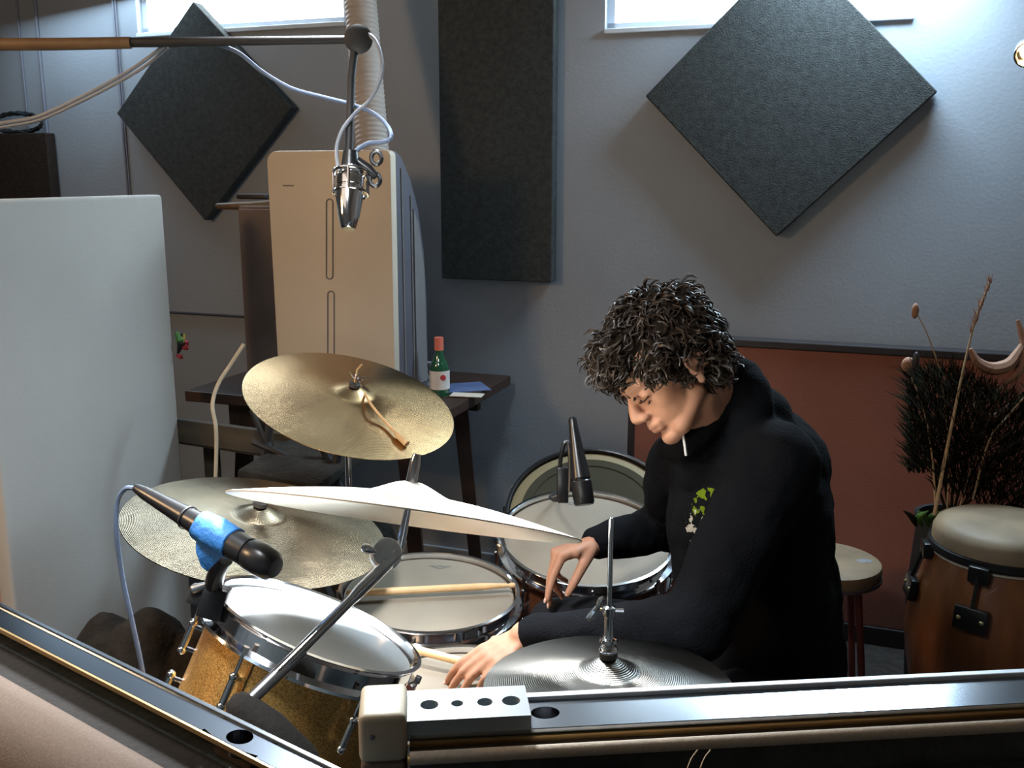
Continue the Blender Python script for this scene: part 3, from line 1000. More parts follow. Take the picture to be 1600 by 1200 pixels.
# snare
MS = disk_frame(728, 1082, 1.63, .47, 2)
t = drum('snare_drum', 'pale-headed snare under the drummer\'s left hand', 'drum', MS, .178, .13, M['steel'], M['head_w'], M['chrome'], 10, phase=.2, lugdown=.05, luglen=.03, underlugs=False)
cb = MS @ Vector((0, 0, -.15))
t = thing('snare_stand', 'low chrome basket stand under the snare', 'stand', (cb.x, cb.y, 0))
obj('pole', tube([cb, Vector((cb.x, cb.y, .12))], .011, 12), M['chrome'], t)
for k in range(3):
    Mk = MS @ rotz(R(50 + 120 * k))
    obj('basket_arm', tube([cb - ZUP * .01, Mk @ Vector((.12, 0, -.155)), Mk @ Vector((.196, 0, -.150)), Mk @ Vector((.198, 0, -.12))], .005, 8), M['chrome'], t)
stand_legs(t, Vector((cb.x, cb.y, 0)), .22, .22, M['chrome'], 1.0)


def stick(p0, p1, label, group='wooden drumsticks on the drums'):
    """p0 butt, p1 tip"""
    p0, p1 = Vector(p0), Vector(p1)
    L = (p1 - p0).length
    prof = [(0, 0), (.0055, .002), (.0073, .008), (.0073, L * .78), (.0045, L * .94), (.0032, L - .016), (.0052, L - .010), (.0048, L - .003), (0, L)]
    o = obj('drumstick', lathe(prof, 14), M['stick'], Mx=frame(p0, p1 - p0))
    return tag(o, label, 'drumstick', group)


def on_disk(Mf, px, py, lift):
    n_ = Mf.to_3x3() @ Vector((0, 0, 1))
    o_ = Mf.translation + n_ * lift
    r = ray(px, py)
    return CAM + r * ((o_ - CAM).dot(n_) / r.dot(n_))


a_ = on_disk(MM, 562, 926, .0085); b_ = on_disk(MM, 806, 914, .0085)
stick(b_ - (b_ - a_).normalized() * .345, b_, 'tan drumstick lying across the brown tom head')
a_ = on_disk(MS, 596, 1001, .0075 + .012); b_ = on_disk(MS, 745, 1040, .0075 + .004)
stick(a_ , b_ + (b_ - a_).normalized() * .06, 'tan drumstick held in the fingers of the drummer\'s left hand on the snare')


# ---------------------------------------------------------------- cymbals
def cymbal_profile(Rr, bell_r, bell_h, bow_h, thick=.0016, n=26):
    top = []
    for i in range(n + 1):
        r = .006 + (Rr - .006) * i / n
        # bow: gentle curve from edge (0) to shoulder (bow_h)
        t = (r - bell_r) / (Rr - bell_r)
        if r >= bell_r:
            z = bow_h * (1 - t ** 1.35)
        else:
            q = r / bell_r
            z = bow_h + bell_h * (math.cos(q * PI) * .5 + .5) ** .8
        top.append((r, z))
    bot = [(r, z - thick) for r, z in top[::-1]]
    return top + bot


def cymbal(name, label, Mf, Rr, m, bell_r, bell_h, bow_h, parent=None, group=None):
    """Mf frame at the rim plane centre; returns thing"""
    o = obj(name, lathe(cymbal_profile(Rr, bell_r, bell_h, bow_h, n=44), 96, closed=True), m, parent, Mx=Mf)
    o.data.set_sharp_from_angle(angle=R(60))
    if label:
        tag(o, label, 'cymbal', group)
    return o


def wing(bm_, z):
    tube([(0, 0, z), (0, 0, z + .014)], .006, 10, bm_)
    for s in (-1, 1):
        tube([(s * .004, 0, z + .007), (s * .014, 0, z + .016), (s * .018, 0, z + .022)], [.003, .0035, .0025], 8, bm_)
    return bm_


def cymbal_stand(label, Mf, zb, poles, foot, m=None, spread=.26, phase=.4):
    """zb: bell top height in the cymbal frame"""
    m = m or M['chrome']
    t = thing('cymbal_stand', label, 'stand', (foot.x, foot.y, 0))
    obj('tilter_rod', tube([Mf @ Vector((0, 0, zb - .09)), Mf @ Vector((0, 0, zb + .035))], .004, 10), m, t)
    obj('felt_washer', lathe([(.0045, zb), (.014, zb), (.014, zb + .008), (.0045, zb + .008)], 20, closed=True), M['felt'], t, Mx=Mf)
    obj('felt_washer', lathe([(.0045, zb - .016), (.014, zb - .016), (.014, zb - .004), (.0045, zb - .004)], 20, closed=True), M['felt'], t, Mx=Mf)
    obj('wing_nut', wing(bmesh.new(), zb + .010), m, t, Mx=Mf)
    return t


# (a) upper cymbal
MA = disk_frame(548, 628, 2.42, .46, 13.3)
RA = .259
cymbal('ride_cymbal', 'golden bronze cymbal, highest of the set, with a leather strap on it', MA, RA, M['cym_gold'], .055, .018, .026, group='bronze cymbals over the drums')
j = MA @ Vector((0, 0, -.05)); ft = Vector((j.x, j.y, 0))
t = cymbal_stand('chrome stand carrying the highest golden cymbal', MA, .044, None, ft)
obj('pole', tube([j, Vector((j.x, j.y, .1))], [.008, .011], 12), M['chrome'], t)
stand_legs(t, ft, .38, .26, M['chrome'], 1.3)
# leather strap from the wing nut across the cymbal
pts = [MA @ Vector((0, 0, .075))]
for px, py in ((563, 603), (580, 632), (603, 660), (622, 680), (636, 694)):
    q = on_disk(MA, px, py, 0)
    rl = MA.inverted() @ q
    rr = math.hypot(rl.x, rl.y)
    t_ = max(0, (rr - .055) / (RA - .055))
    zz = .026 * (1 - t_ ** 1.35) + .006 + (.012 if rr < .06 else 0)
    pts.append(on_disk(MA, px, py, zz))
pp = catmull(pts, 5)
bm = tube(pp, [.0030 + .0018 * (i / len(pp)) ** 2 + (.0035 if i > len(pp) - 7 else 0) for i in range(len(pp))], 8)
tube([MA @ Vector((0, 0, .07)), MA @ Vector((-.004, .006, .085)), MA @ Vector((.004, .012, .10))], .0025, 6, bm)
tag(obj('leather_strap', bm, M['leather']), 'thin tan leather strap tied at the centre of the highest cymbal', 'strap')

# (b) left cymbal
MBc = disk_frame(401, 824, 1.96, .41, 9.3)
RB = .256
cymbal('crash_cymbal', 'large tarnished cymbal at the left behind the blue-taped microphone', MBc, RB, M['cym_grey'], .055, .020, .026, group='bronze cymbals over the drums')
j = MBc @ Vector((0, 0, -.05)); ft = Vector((j.x, j.y, 0))
t = cymbal_stand('chrome stand under the tarnished left cymbal', MBc, .046, None, ft)
obj('pole', tube([j, Vector((j.x, j.y, .1))], [.008, .011], 12), M['chrome'], t)
stand_legs(t, ft, .36, .26, M['chrome'], .2)

# (c) edge-on cymbal
MC = disk_frame(635, 809, 1.29, -.045, 8.7)
RC = .2295
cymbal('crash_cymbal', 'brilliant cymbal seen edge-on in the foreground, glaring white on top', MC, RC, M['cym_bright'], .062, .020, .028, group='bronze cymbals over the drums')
j0 = V(600, 862, 1.28); ft = V(470, 1190, 1.16); ft = Vector((ft.x, ft.y, 0))
t = thing('cymbal_stand', 'chrome boom stand in front of the gold tom carrying the edge-on cymbal', 'stand', ft)
obj('tilter_rod', tube([V(624, 862, 1.285), V(641, 775, 1.29), V(651, 716, 1.29)], [.006, .0045, .0042], 10), M['chrome'], t)
obj('rod_sleeve', tube([V(643, 757, 1.29), V(650, 722, 1.29), V(652, 710, 1.29)], [.0085, .0080, .006], 12), M['chrome'], t)
obj('felt_washer', tube([V(640, 768, 1.29), V(642, 760, 1.29)], .014, 16), M['felt'], t)
jn = obj('tilter_joint', lathe([(0, -.010), (.018, -.010), (.0205, -.007), (.0205, .007), (.018, .010), (.009, .010), (.008, .014), (0, .014)], 32), M['alu_lip'], t,
         Mx=frame(V(603, 866, 1.27), (CAM - V(603, 866, 1.27)).normalized() + Vector((.15, 0, .2)), CR))
obj('wing_screw', tube([V(585, 862, 1.255), V(572, 857, 1.25)], [.004, .0065], 10, round_end=True), M['chrome'], jn)
arm0 = V(622, 864, 1.27); arm1 = V(385, 1100, 1.12); armm = V(545, 945, 1.22)
obj('boom_arm', tube([arm0, V(560, 925, 1.235), V(548, 938, 1.228), arm1], [.0085, .0085, .0066, .0066], 14), M['chrome'], t)
obj('boom_sleeve', tube([V(472, 1016, 1.177), arm1 + (arm0 - arm1) * .03], [.0078, .0078], 14), M['steel'], t)
obj('rubber_grip', tube([V(378, 1106, 1.12), V(420, 1140, 1.115), V(470, 1190, 1.11)], [.018, .0215, .0215], 20, round_end=True), M['rubber'], t, label='fat black rubber-covered joint')
pt = V(470, 1190, 1.11)
obj('pole', tube([pt, Vector((pt.x, pt.y, .55)), Vector((pt.x, pt.y, .08))], .011, 12), M['chrome'], t)
ft = Vector((pt.x, pt.y, 0))
stand_legs(t, ft, .38, .22, M['chrome'], .9)

# (d) hi-hat
MH = disk_frame(950, 1071, 1.41, .43, 0.5)
RH = .1775
t = thing('hi_hat', 'pair of dull grey hi-hat cymbals with chrome clutch on a stand nearest the camera', 'hi-hat', (MH.translation.x, MH.translation.y, 0))
cymbal('top_cymbal', None, MH, RH, M['cym_hat'], .048, .020, .022, parent=t)
Mb = MH @ Matrix.Translation((0, 0, -.016)) @ Matrix.Rotation(PI, 4, 'X')
cymbal('bottom_cymbal', None, Mb, RH, M['cym_hat'], .048, .020, .022, parent=t)
zb = .043
top = on_disk(MH, 955, 811, 0)
nH = MH.to_3x3() @ Vector((0, 0, 1))
c_ = MH @ Vector((0, 0, zb))
rod_top = V(955, 812, 1.36)
axis = (rod_top - c_).normalized()
obj('pull_rod', tube([c_ - axis * .06, rod_top], .0036, 12, round_end=True), M['chrome'], t)
Mr = frame(c_, axis, CR)
bm = lathe([(.0045, .0), (.013, .0), (.013, .007), (.0045, .007)], 20, closed=True)
obj('felt_washer', bm, M['felt'], t, Mx=Mr)
bm = lathe([(.004, .008), (.013, .008), (.014, .011), (.012, .016), (.009, .018), (.010, .022), (.013, .024), (.012, .029), (.008, .030), (.0065, .034), (.0065, .062), (.009, .064), (.009, .076), (.004, .078)], 20)
tube([(.006, 0, .070), (.020, 0, .070)], [.0035, .004], 8, bm)
cl = obj('clutch', bm, M['chrome'], t, Mx=Mr)
bm = bmesh.new()
tube([(-.006, 0, .070), (-.018, -.004, .074)], [.003, .004], 8, bm)
tube([(-.016, -.004, .078), (-.026, -.006, .064), (-.030, -.006, .060)], [.004, .0055, .004], 8, bm)
tube([(-.016, -.004, .078), (-.012, -.004, .088), (-.008, -.004, .092)], [.004, .005, .003], 8, bm)
obj('wing_screw', bm, M['chrome'], cl, Mx=Mr)
fH = Vector((MH.translation.x, MH.translation.y, 0))
obj('pole', tube([MH @ Vector((0, 0, -.04)), fH + ZUP * .08], [.009, .012], 14), M['chrome'], t)
obj('bottom_cup', lathe([(0, -.055), (.012, -.055), (.022, -.043), (.022, -.040), (0, -.040)], 20), M['chrome'], t, Mx=MH)
stand_legs(t, fH, .34, .24, M['chrome'], 2.6)
obj('pedal', box(-.045, .045, -.02, .26, .03, .045, bevel=.006), M['steel'], t, Mx=frame(fH, (0.1, 0, 1), (0, 1, 0)) @ rotz(R(-30)))

# ================================================================== MICROPHONES
# taped tom microphone
t = thing('tom_microphone', 'black microphone wrapped in blue tape clamped to the gold tom rim', 'microphone', V(330, 930, 1.295))
ma, mb = V(212, 762, 1.313), V(424, 884, 1.203)
d_ = (mb - ma); Lm = d_.length
Mm = frame(ma, d_, CU)
prof = [(0, 0), (.0055, .0), (.0065, .004), (.009, .02), (.012, Lm * .3), (.0165, Lm * .55), (.0185, Lm * .60), (.0185, Lm * .84), (.0170, Lm * .845), (.0195, Lm * .86),
        (.0205, Lm * .93), (.0185, Lm * 1.0), (.0125, Lm * 1.03), (0, Lm * 1.035)]
obj('mic_body', lathe(prof, 32), M['black'], t, Mx=Mm)
obj('body_ring', lathe([(.0155, Lm * .40), (.0158, Lm * .40), (.0158, Lm * .41), (.0145, Lm * .41)], 32, closed=True), M['blackmat'], t, Mx=Mm)
bm = lathe([(.0180, Lm * .505), (.0200, Lm * .51), (.0212, Lm * .60), (.0205, Lm * .735), (.0190, Lm * .74)], 28, closed=True)
for v in bm.verts:
    v.co += Vector(noise.noise_vector(v.co * 60)) * .0018
tp = obj('blue_tape', bm, M['tape'], t, Mx=Mm, label='crumpled bright blue tape wrap')
# drape of tape down to the clip
pts2 = [(306, 838), (372, 846), (366, 864), (345, 872), (324, 893), (314, 885), (306, 862)]
P = [V(x, y, 1.235 if x > 330 else 1.244) for x, y in pts2]
obj('tape_flap', slab(P, (CAM - P[0]), .004, .001), M['tape'], t, label='loose blue tape flap hanging to the clip')
obj('mic_clip', tube([V(352, 874, 1.258), V(340, 890, 1.267), V(333, 915, 1.286)], [.010, .011, .012], 12), M['black'], t)
bm = box(-.016, .016, -.014, .014, -.030, .012, bevel=.003)
cl = obj('rim_clamp', bm, M['black'], t, Mx=frame(V(338, 930, 1.290), CU + CR * .3, CR - CU * .4))
obj('clamp_jaw', box(-.034, -.012, -.010, .010, -.018, .006, bevel=.003), M['blackmat'], cl, Mx=frame(V(338, 930, 1.290), CU + CR * .3, CR - CU * .4))
obj('clamp_screw', tube([V(330, 912, 1.281), V(304, 920, 1.281)], [.004, .0065], 10, round_end=True), M['steel'], cl)
obj('clamp_knob', tube([V(369, 868, 1.230), V(374, 870, 1.221)], [.008, .008], 12), M['black'], cl)
pts = [V(214, 763, 1.313), V(196, 764, 1.323), V(184, 785, 1.332), V(182, 830, 1.341), V(191, 900, 1.360), V(206, 970, 1.378), V(219, 1030, 1.397), V(232, 1100, 1.425)]
pp = catmull(pts, 6)
e = pp[-1].copy(); e.z = .01
tag(obj('microphone_cable', tube(pp + [e], .0034, 8), M['cable_blue']), 'dark slate cable curving down from the blue-taped microphone', 'cable')

# overhead mic on the boom
t = thing('overhead_microphone', 'chrome-grilled overhead microphone hanging in a spider mount from the boom', 'microphone', V(545, 300, 1.75))
m0, m1 = V(548, 262, 1.75), V(544, 358, 1.73)
Lm = (m1 - m0).length
prof = [(0, 0), (.018, .0), (.022, .006), (.0235, Lm * .18), (.0235, Lm * .30), (.0225, Lm * .31), (.0225, Lm * .33), (.0240, Lm * .34), (.0235, Lm * .50), (.0190, Lm * .78), (.0130, Lm * .985), (.011, Lm), (0, Lm)]
obj('mic_body', lathe(prof, 32), M['chrome'], t, Mx=frame(m0, m1 - m0, CR))
obj('mic_collar', tube([V(548, 236, 1.75), V(548, 264, 1.75)], [.013, .018], 20), M['black'], t)
# spider mount: two rings and struts
for yy, rr in ((270, .030), (302, .030)):
    ring = []
    cc_ = V(548, yy, 1.75)
    axm = (m1 - m0).normalized(); xx = axm.orthogonal().normalized(); y2 = axm.cross(xx)
    for k in range(25):
        a = 2 * PI * k / 24
        ring.append(cc_ + (xx * math.cos(a) + y2 * math.sin(a)) * rr)
    obj('mount_ring', tube(ring, .0028, 8), M['chrome'], t)
for k in range(4):
    a = PI / 4 + k * PI / 2
    o_ = (xx * math.cos(a) + y2 * math.sin(a)) * .030
    obj('mount_strut', tube([V(548, 268, 1.75) + o_, V(548, 304, 1.75) + o_], .003, 8), M['chrome'], t)
# swivel with two ring knobs at right
obj('swivel', tube([V(556, 250, 1.75), V(575, 264, 1.75), V(588, 276, 1.75)], [.008, .009, .007], 12), M['black'], t)
for (x, y) in ((588, 247), (586, 281)):
    ring = []
    for k in range(17):
        a = 2 * PI * k / 16
        ring.append(V(x + 8 * math.cos(a), y + 10 * math.sin(a), 1.75))
    obj('swivel_knob', tube(ring, .004, 8), M['black'], t)

t = thing('boom_stand', 'long dark microphone boom reaching in from the left with a drop rod', 'stand', V(-330, 0, 1.75) * Vector((1, 1, 0)))
bz = 1.75
e0 = V(-330, 70, bz); e1 = V(540, 62, bz)
obj('boom_arm', tube([e0, V(250, 66, bz), e1], [.0085, .0085, .0070], 14), M['blackmat'], t)
obj('boom_sleeve', tube([e0, V(90, 69, bz), V(205, 67, bz)], [.0115, .0108, .0102], 14), M['tan'], t, label='tan tubular boom section')
obj('boom_joint', lathe([(0, -.014), (.021, -.014), (.025, -.008), (.025, .010), (.018, .015), (0, .017)], 24), M['blackmat'], t, Mx=frame(V(560, 61, bz), (CAM - V(560, 61, bz)), CR))
obj('drop_rod', tube([V(555, 70, bz), V(549, 120, bz), V(545, 245, bz)], .0072, 12), M['blackmat'], t)
pb = Vector((e0.x + .03, e0.y, 0))
obj('pole', tube([Vector((pb.x, pb.y, e0.z)), Vector((pb.x, pb.y, .07))], [.010, .013], 12), M['blackmat'], t)
stand_legs(t, pb, .14, .34, M['blackmat'], .5)


def cable(pts, r, m, label, group=None, n=6):
    return tag(obj('cable', tube(catmull(pts, n), r, 8), m), label, 'cable', group)


cable([V(572, 50, 1.74), V(588, 66, 1.74), V(597, 98, 1.74), V(592, 130, 1.74), V(576, 158, 1.75), V(560, 172, 1.75), V(548, 185, 1.74), V(534, 205, 1.74), V(526, 232, 1.74), V(528, 262, 1.74)],
      .0036, M['cable_grey'], 'pale cable looping from the boom joint down to the overhead microphone')
cable([V(330, 66, 1.76), V(372, 82, 1.77), V(410, 112, 1.78), V(455, 138, 1.78), V(505, 152, 1.77), V(548, 163, 1.76), V(585, 178, 1.75), V(606, 198, 1.74), V(611, 215, 1.73), V(598, 222, 1.74), V(575, 224, 1.75), V(556, 236, 1.75)],
      .0038, M['cable_blue'], 'blue-grey cable drooping under the boom to the overhead microphone')
cable([V(-120, 215, 1.8), V(0, 193, 1.8), V(60, 182, 1.8), V(130, 150, 1.79), V(190, 118, 1.78), V(232, 90, 1.77), V(258, 70, 1.765)], .0036, M['cable_grey'], 'upper of two pale cables sagging at the far left', 'pale cables at the far left')
cable([V(-120, 222, 1.82), V(0, 200, 1.82), V(60, 188, 1.82), V(128, 158, 1.81), V(186, 128, 1.80), V(226, 104, 1.79), V(262, 74, 1.77)], .0030, M['cable_grey'], 'lower of two pale cables sagging at the far left', 'pale cables at the far left')

# small black mic over the floor tom
t = thing('clip_microphone', 'slim black microphone hanging over the pale floor tom', 'microphone', V(880, 775, 2.15))
m0, m1 = V(894, 652, 2.08), V(913, 789, 2.04)
Lm = (m1 - m0).length
prof = [(0, 0), (.007, 0), (.009, .006), (.0095, Lm * .12), (.013, Lm * .3), (.018, Lm * .55), (.021, Lm * .70), (.0185, Lm * .72), (.0215, Lm * .74), (.0220, Lm * .97), (.019, Lm), (0, Lm)]
obj('mic_body', lathe(prof, 28), M['black'], t, Mx=frame(m0, m1 - m0, CR))
obj('mic_clip', tube(catmull([V(880, 768, 2.10), V(875, 730, 2.10), V(880, 698, 2.09), V(886, 690, 2.09), V(890, 705, 2.08), V(891, 740, 2.07), V(890, 768, 2.06)], 5), .0045, 8), M['black'], t)
obj('clip_block', box(-.012, .012, -.012, .012, -.045, .03, bevel=.003), M['black'], t, Mx=frame(V(879, 752, 2.10), CU, CR))
pf = MF @ Vector((-.055, .195, .0))
obj('gooseneck', tube(catmull([V(879, 775, 2.10), V(868, 782, 2.2), V(860, 775, 2.35), pf], 6), .004, 8), M['blackmat'], t)

# ================================================================== RIGHT SIDE
# round stool
cs = V(1294, 872, 2.70)
t = thing('round_stool', 'small round stool with a pale worn top behind the drummer', 'stool', (cs.x, cs.y, 0))
obj('seat', lathe([(0, .0), (.125, 0), (.138, -.006), (.141, -.020), (.138, -.036), (.12, -.040), (0, -.040)], 40), M['skinhead'], t, Mx=Matrix.Translation(cs))
obj('seat_rim', lathe([(.139, -.036), (.1425, -.036), (.1425, -.046), (.12, -.048), (.12, -.040)], 40, closed=True), M['greyside'], t, Mx=Matrix.Translation(cs))
for k in range(4):
    a = .6 + k * PI / 2
    obj('leg', tube([cs + Vector((.10 * math.cos(a), .10 * math.sin(a), -.045)), Vector((cs.x + .15 * math.cos(a), cs.y + .15 * math.sin(a), 0))], .010, 8), M['redpaint'], t)
bm = bmesh.new()
ell(bm, (cs.x + .092, cs.y - .02, cs.z + .0005), (.022, .014, .0012))
obj('seat_mark', bm, M['ink'], t, label='small dark printed mark on the seat')

# conga
cc = V(1572, 815, 2.28)
Mc = Matrix.Translation(cc)
t = thing('conga_drum', 'orange-brown wooden conga with hide head and black hardware at the right', 'drum', (cc.x, cc.y, 0))
Rc = .155
hC = cc.z
sp = []
for i in range(21):
    f = i / 20
    z = -.075 - f * (hC - .075)
    if f < .35:
        r = .150 + (.198 - .150) * math.sin(f / .35 * PI / 2)
    else:
        r = .198 - (.198 - .115) * ((f - .35) / .65) ** 1.3
    sp.append((r, z))
obj('shell', lathe([(.135, sp[0][1])] + sp + [(.10, sp[-1][1]), (.135, -.2)], 56, closed=True), M['conga'], t, Mx=Mc)
obj('hide_head', lathe([(0, .006), (.08, .004), (.128, -.001), (.146, -.010), (.154, -.026), (.155, -.055), (.150, -.058)], 56), M['skinhead'], t, Mx=Mc)
obj('tension_ring', lathe([(.154, -.050), (.162, -.052), (.164, -.064), (.160, -.070), (.152, -.070)], 56, closed=True), M['black'], t, Mx=Mc)
obj('rim_strip', lathe([(.150, -.071), (.1555, -.071), (.1555, -.078), (.150, -.078)], 56, closed=True), M['cream'], t, Mx=Mc)
lug = None
th0 = math.atan2(-cc.y, -cc.x)
for k in range(6):
    a = R(228) + k * PI / 3
    Mk = Mc @ rotz(a)
    if lug is None:
        bm = box(.150, .176, -.022, .022, -.098, -.060, bevel=.004)
        tube([(.170, 0, -.075), (.196, 0, -.160)], .0042, 8, bm)
        lo = obj('tension_hook', bm, M['black'], t, Mx=Mk); lug = lo.data
        pl = obj('lug_plate', box(-.036, .036, -.006, .012, -.026, .026, bevel=.004), M['black'], t, Mx=Mk @ frame((.190, 0, -.175), (-.15, 0, 1), (0, 1, 0)) @ rotz(PI))
        plm = pl.data
    else:
        lo = obj('tension_hook', lug, None, t, Mx=Mk)
        pl = obj('lug_plate', plm, None, t, Mx=Mk @ frame((.190, 0, -.175), (-.15, 0, 1), (0, 1, 0)) @ rotz(PI))
    Mp = Mk @ frame((.190, 0, -.175), (-.15, 0, 1), (0, 1, 0)) @ rotz(PI)
    for s in (-1, 1):
        bb = bmesh.new(); ell(bb, (s * .024, .011, 0), (.0055, .004, .0055))
        obj('screw', bb, M['screw'], pl, Mx=Mp)

# planter with dried stalks
pc = V(1462, 832, 2.55)
t = thing('dried_arrangement', 'dark feathery dried plants with tall pale stalks in a black pot by the conga', 'plant', (pc.x, pc.y, 0))
px_, py_ = pc.x, pc.y
pz = pc.z + .03
obj('pot', lathe([(0, 0), (.075, 0), (.095, pz * .6), (.085, pz - .04), (.092, pz), (.08, pz), (.078, pz - .03), (0, pz - .03)], 28), M['blackmat'], t, Mx=Matrix.Translation((px_ + .06, py_ + .05, 0)))


def stalk(pts, r0, r1, m, name='dried_stalk', z=2.5, extra=None, parent=t):
    pp = catmull([V(x, y, z + (dz if len(q) > 2 else 0)) for q in pts for x, y, dz in [(q[0], q[1], q[2] if len(q) > 2 else 0)]], 6)
    return obj(name, tube(pp, [r0 + (r1 - r0) * i / (len(pp) - 1) for i in range(len(pp))], 7), m, parent)


s_ = stalk([(1460, 805), (1474, 730), (1490, 650), (1508, 565), (1524, 500), (1546, 440)], .0048, .0016, M['stalk'], z=2.42)
s_.data  # tall one
# fuzzy plume at its upper part
bm = bmesh.new()
for i in range(170):
    f = random.random()
    x = 1518 + 30 * f + random.uniform(-2, 2); y = 520 - 80 * f
    p = V(x, y, 2.42)
    d_ = (CR * random.uniform(-1, 1) * .6 + CU * 1.4 + CF * random.uniform(-1, 1) * .6).normalized()
    tube([p, p + d_ * random.uniform(.008, .026)], [.0009, .0003], 3, bm)
obj('plume', bm, M['husk'], s_, smooth=False, kind='stuff')
s_ = stalk([(1462, 800), (1458, 730), (1450, 670), (1436, 620), (1424, 590)], .0030, .0014, M['stalk'], z=2.45)
s_ = stalk([(1480, 800), (1482, 700), (1470, 590), (1452, 530), (1436, 496), (1428, 484)], .0022, .0012, M['stalk'], z=2.5)
bm = bmesh.new(); ell(bm, V(1430, 486, 2.5), (.009, .008, .020)); obj('seed_head', bm, M['husk'], s_)
s_ = stalk([(1500, 790), (1530, 690), (1552, 640), (1560, 600)], .0022, .0012, M['stalk'], z=2.5)
s_ = stalk([(1520, 780), (1545, 690), (1575, 650), (1605, 615)], .0028, .0020, M['stalk'], z=2.45)
# pink curled husks
for pts, r in (([(1516, 545), (1528, 566), (1550, 576), (1575, 570), (1590, 552), (1604, 528)], .013),
               ([(1524, 630), (1534, 648), (1552, 652), (1572, 640), (1596, 612)], .009),
               ([(1528, 610), (1526, 640), (1536, 650)], .010),
               ([(1590, 500), (1600, 540), (1592, 580), (1570, 600)], .010)):
    pp = catmull([V(x, y, 2.52) for x, y in pts], 6)
    n_ = len(pp)
    obj('curled_husk', tube(pp, [r * (.4 + .9 * math.sin(PI * (i + .5) / n_)) for i in range(n_)], 8), M['husk'], t)
bm = bmesh.new(); ell(bm, V(1419, 570, 2.52), (.017, .012, .020)); obj('seed_pod', bm, M['husk'], t, label='pale rounded pod')
bm = bmesh.new(); ell(bm, V(1431, 564, 2.33), (.008, .010, .022)); obj('seed_pod', bm, M['darktrim'], t, label='dark pod')
# feathery dark foliage
bm = bmesh.new()
base_pts = [(1470, 800), (1520, 790), (1570, 780), (1600, 780)]
for i in range(4200):
    f = random.random()
    x0 = random.uniform(1420, 1640)
    y0 = random.uniform(600, 790) - 20 * math.sin((x0 - 1400) / 40)
    if x0 < 1460 and y0 > 740:
        continue
    z0 = random.uniform(2.42, 2.64)
    p = V(x0, y0, z0)
    lean = (x0 - 1530) / 160
    d_ = (CR * (lean * .7 + random.uniform(-.7, .7)) + ZUP * random.uniform(.5, 1.3) + CF * random.uniform(-.5, .5)).normalized()
    L = random.uniform(.03, .075)
    sd = d_.orthogonal().normalized() * .0030
    q = p + d_ * L * .5 + CR * .004
    a1, a2, a3, a4, a5 = [bm.verts.new(v) for v in (p - sd, p + sd, q + sd * .8, q - sd * .8, p + d_ * L)]
    bm.faces.new((a1, a2, a3, a4)); bm.faces.new((a4, a3, a5))
obj('feathery_foliage', bm, M['leaf'], t, smooth=False, kind='stuff')
for x in (1440, 1470, 1500, 1530, 1560, 1590, 1615):
    tx = x + (x - 1520) * .25
    pp = catmull([Vector((px_ + .06, py_ + .05, pz - .03)), V((x + 1480) / 2, 740, 2.56), V(x, 660, 2.56), V(tx, 590 + abs(x - 1530) * .3, 2.56)], 5)
    obj('stem', tube(pp, [.004 - .0028 * i / (len(pp) - 1) for i in range(len(pp))], 6), M['leaf'], t)
for k in range(6):
    p = V(1425 + 10 * k, 808, 2.42 + .01 * k)
    bmx = tube(catmull([p + Vector((.02, .02, -.03)), p, p + Vector((random.uniform(-.03, .03), -.01, .02))], 4), [.003, .005, .007, .008, .008, .007, .005, .003, .001], 6)
    obj('leaf', bmx, M['green'] if k in (1, 2, 3) else M['leaf'], t)

# ceiling spotlight at right edge
p = V(1606, 82, 2.05)
t = thing('ceiling_spotlight', 'small chrome spotlight with a glowing orange bulb at the right edge', 'lamp', p)
dsp = (CAM + CR * .35 - CU * .9 - p).normalized()
Ms = frame(p, dsp, CR)
obj('housing', lathe([(0, -.045), (.012, -.044), (.020, -.03), (.027, 0), (.028, .012), (.025, .012), (.022, 0), (.012, -.028), (0, -.030)], 28), M['chrome'], t, Mx=Ms)
bm = bmesh.new(); ell(bm, (0, 0, -.004), (.014, .014, .016)); obj('bulb', bm, M['bulb'], t, Mx=Ms)
obj('stem', tube([p - dsp * .04, p - dsp * .04 + ZUP * .03, Vector((p.x - dsp.x * .04, p.y - dsp.y * .04, HC))], .004, 8), M['chrome'], t)

# ceiling lamp fixture over the kit
for (lp, tgt, pw, sprd), lb in zip(LAMPS, ('square hanging lamp above the highest golden cymbal', 'square hanging lamp above the gold sparkle tom')):
    t = thing('hanging_lamp', lb, 'lamp', lp + ZUP * .01, 'hanging lamps above the drum kit')
    obj('lamp_housing', box(-.15, .15, -.15, .15, .012, .05, bevel=.01), M['white'], t, Mx=frame(lp, lp - tgt))
    obj('hanger', tube([lp + ZUP * .05, Vector((lp.x, lp.y, HC))], .01, 8), M['white'], t)


# ================================================================== FOREGROUND PARTITION RAILS
HR = 1.05


def rail(A, B, depth_far_to_near, t, holes, padm, liph=.003, ext0=0, ext1=0, facem=None, glossy=None):
    """A->B far edge in world (height HR). local x along, local y towards the room, -y towards the camera."""
    d = (B - A).normalized()
    Mx = frame(A, ZUP, d)
    return Mx, (B - A).length


# right partition
A = onh(812, 1092, HR); B = onh(1600, 1053, HR)
d = (B - A).normalized(); A2 = A - d * .085; B2 = B + d * .45
L = (B2 - A2).length
MR = frame(A2, ZUP, d)
if (MR.to_3x3() @ Vector((0, 1, 0))).y < 0:
    print('flip')
near = MR.inverted() @ onh(820, 1140, HR)
wr = -near.y
print('rail width', wr)
t = thing('office_partition', 'foreground partition at the right with an aluminium top rail and black covering', 'partition', (A2 + B2) / 2 * Vector((1, 1, 0)))


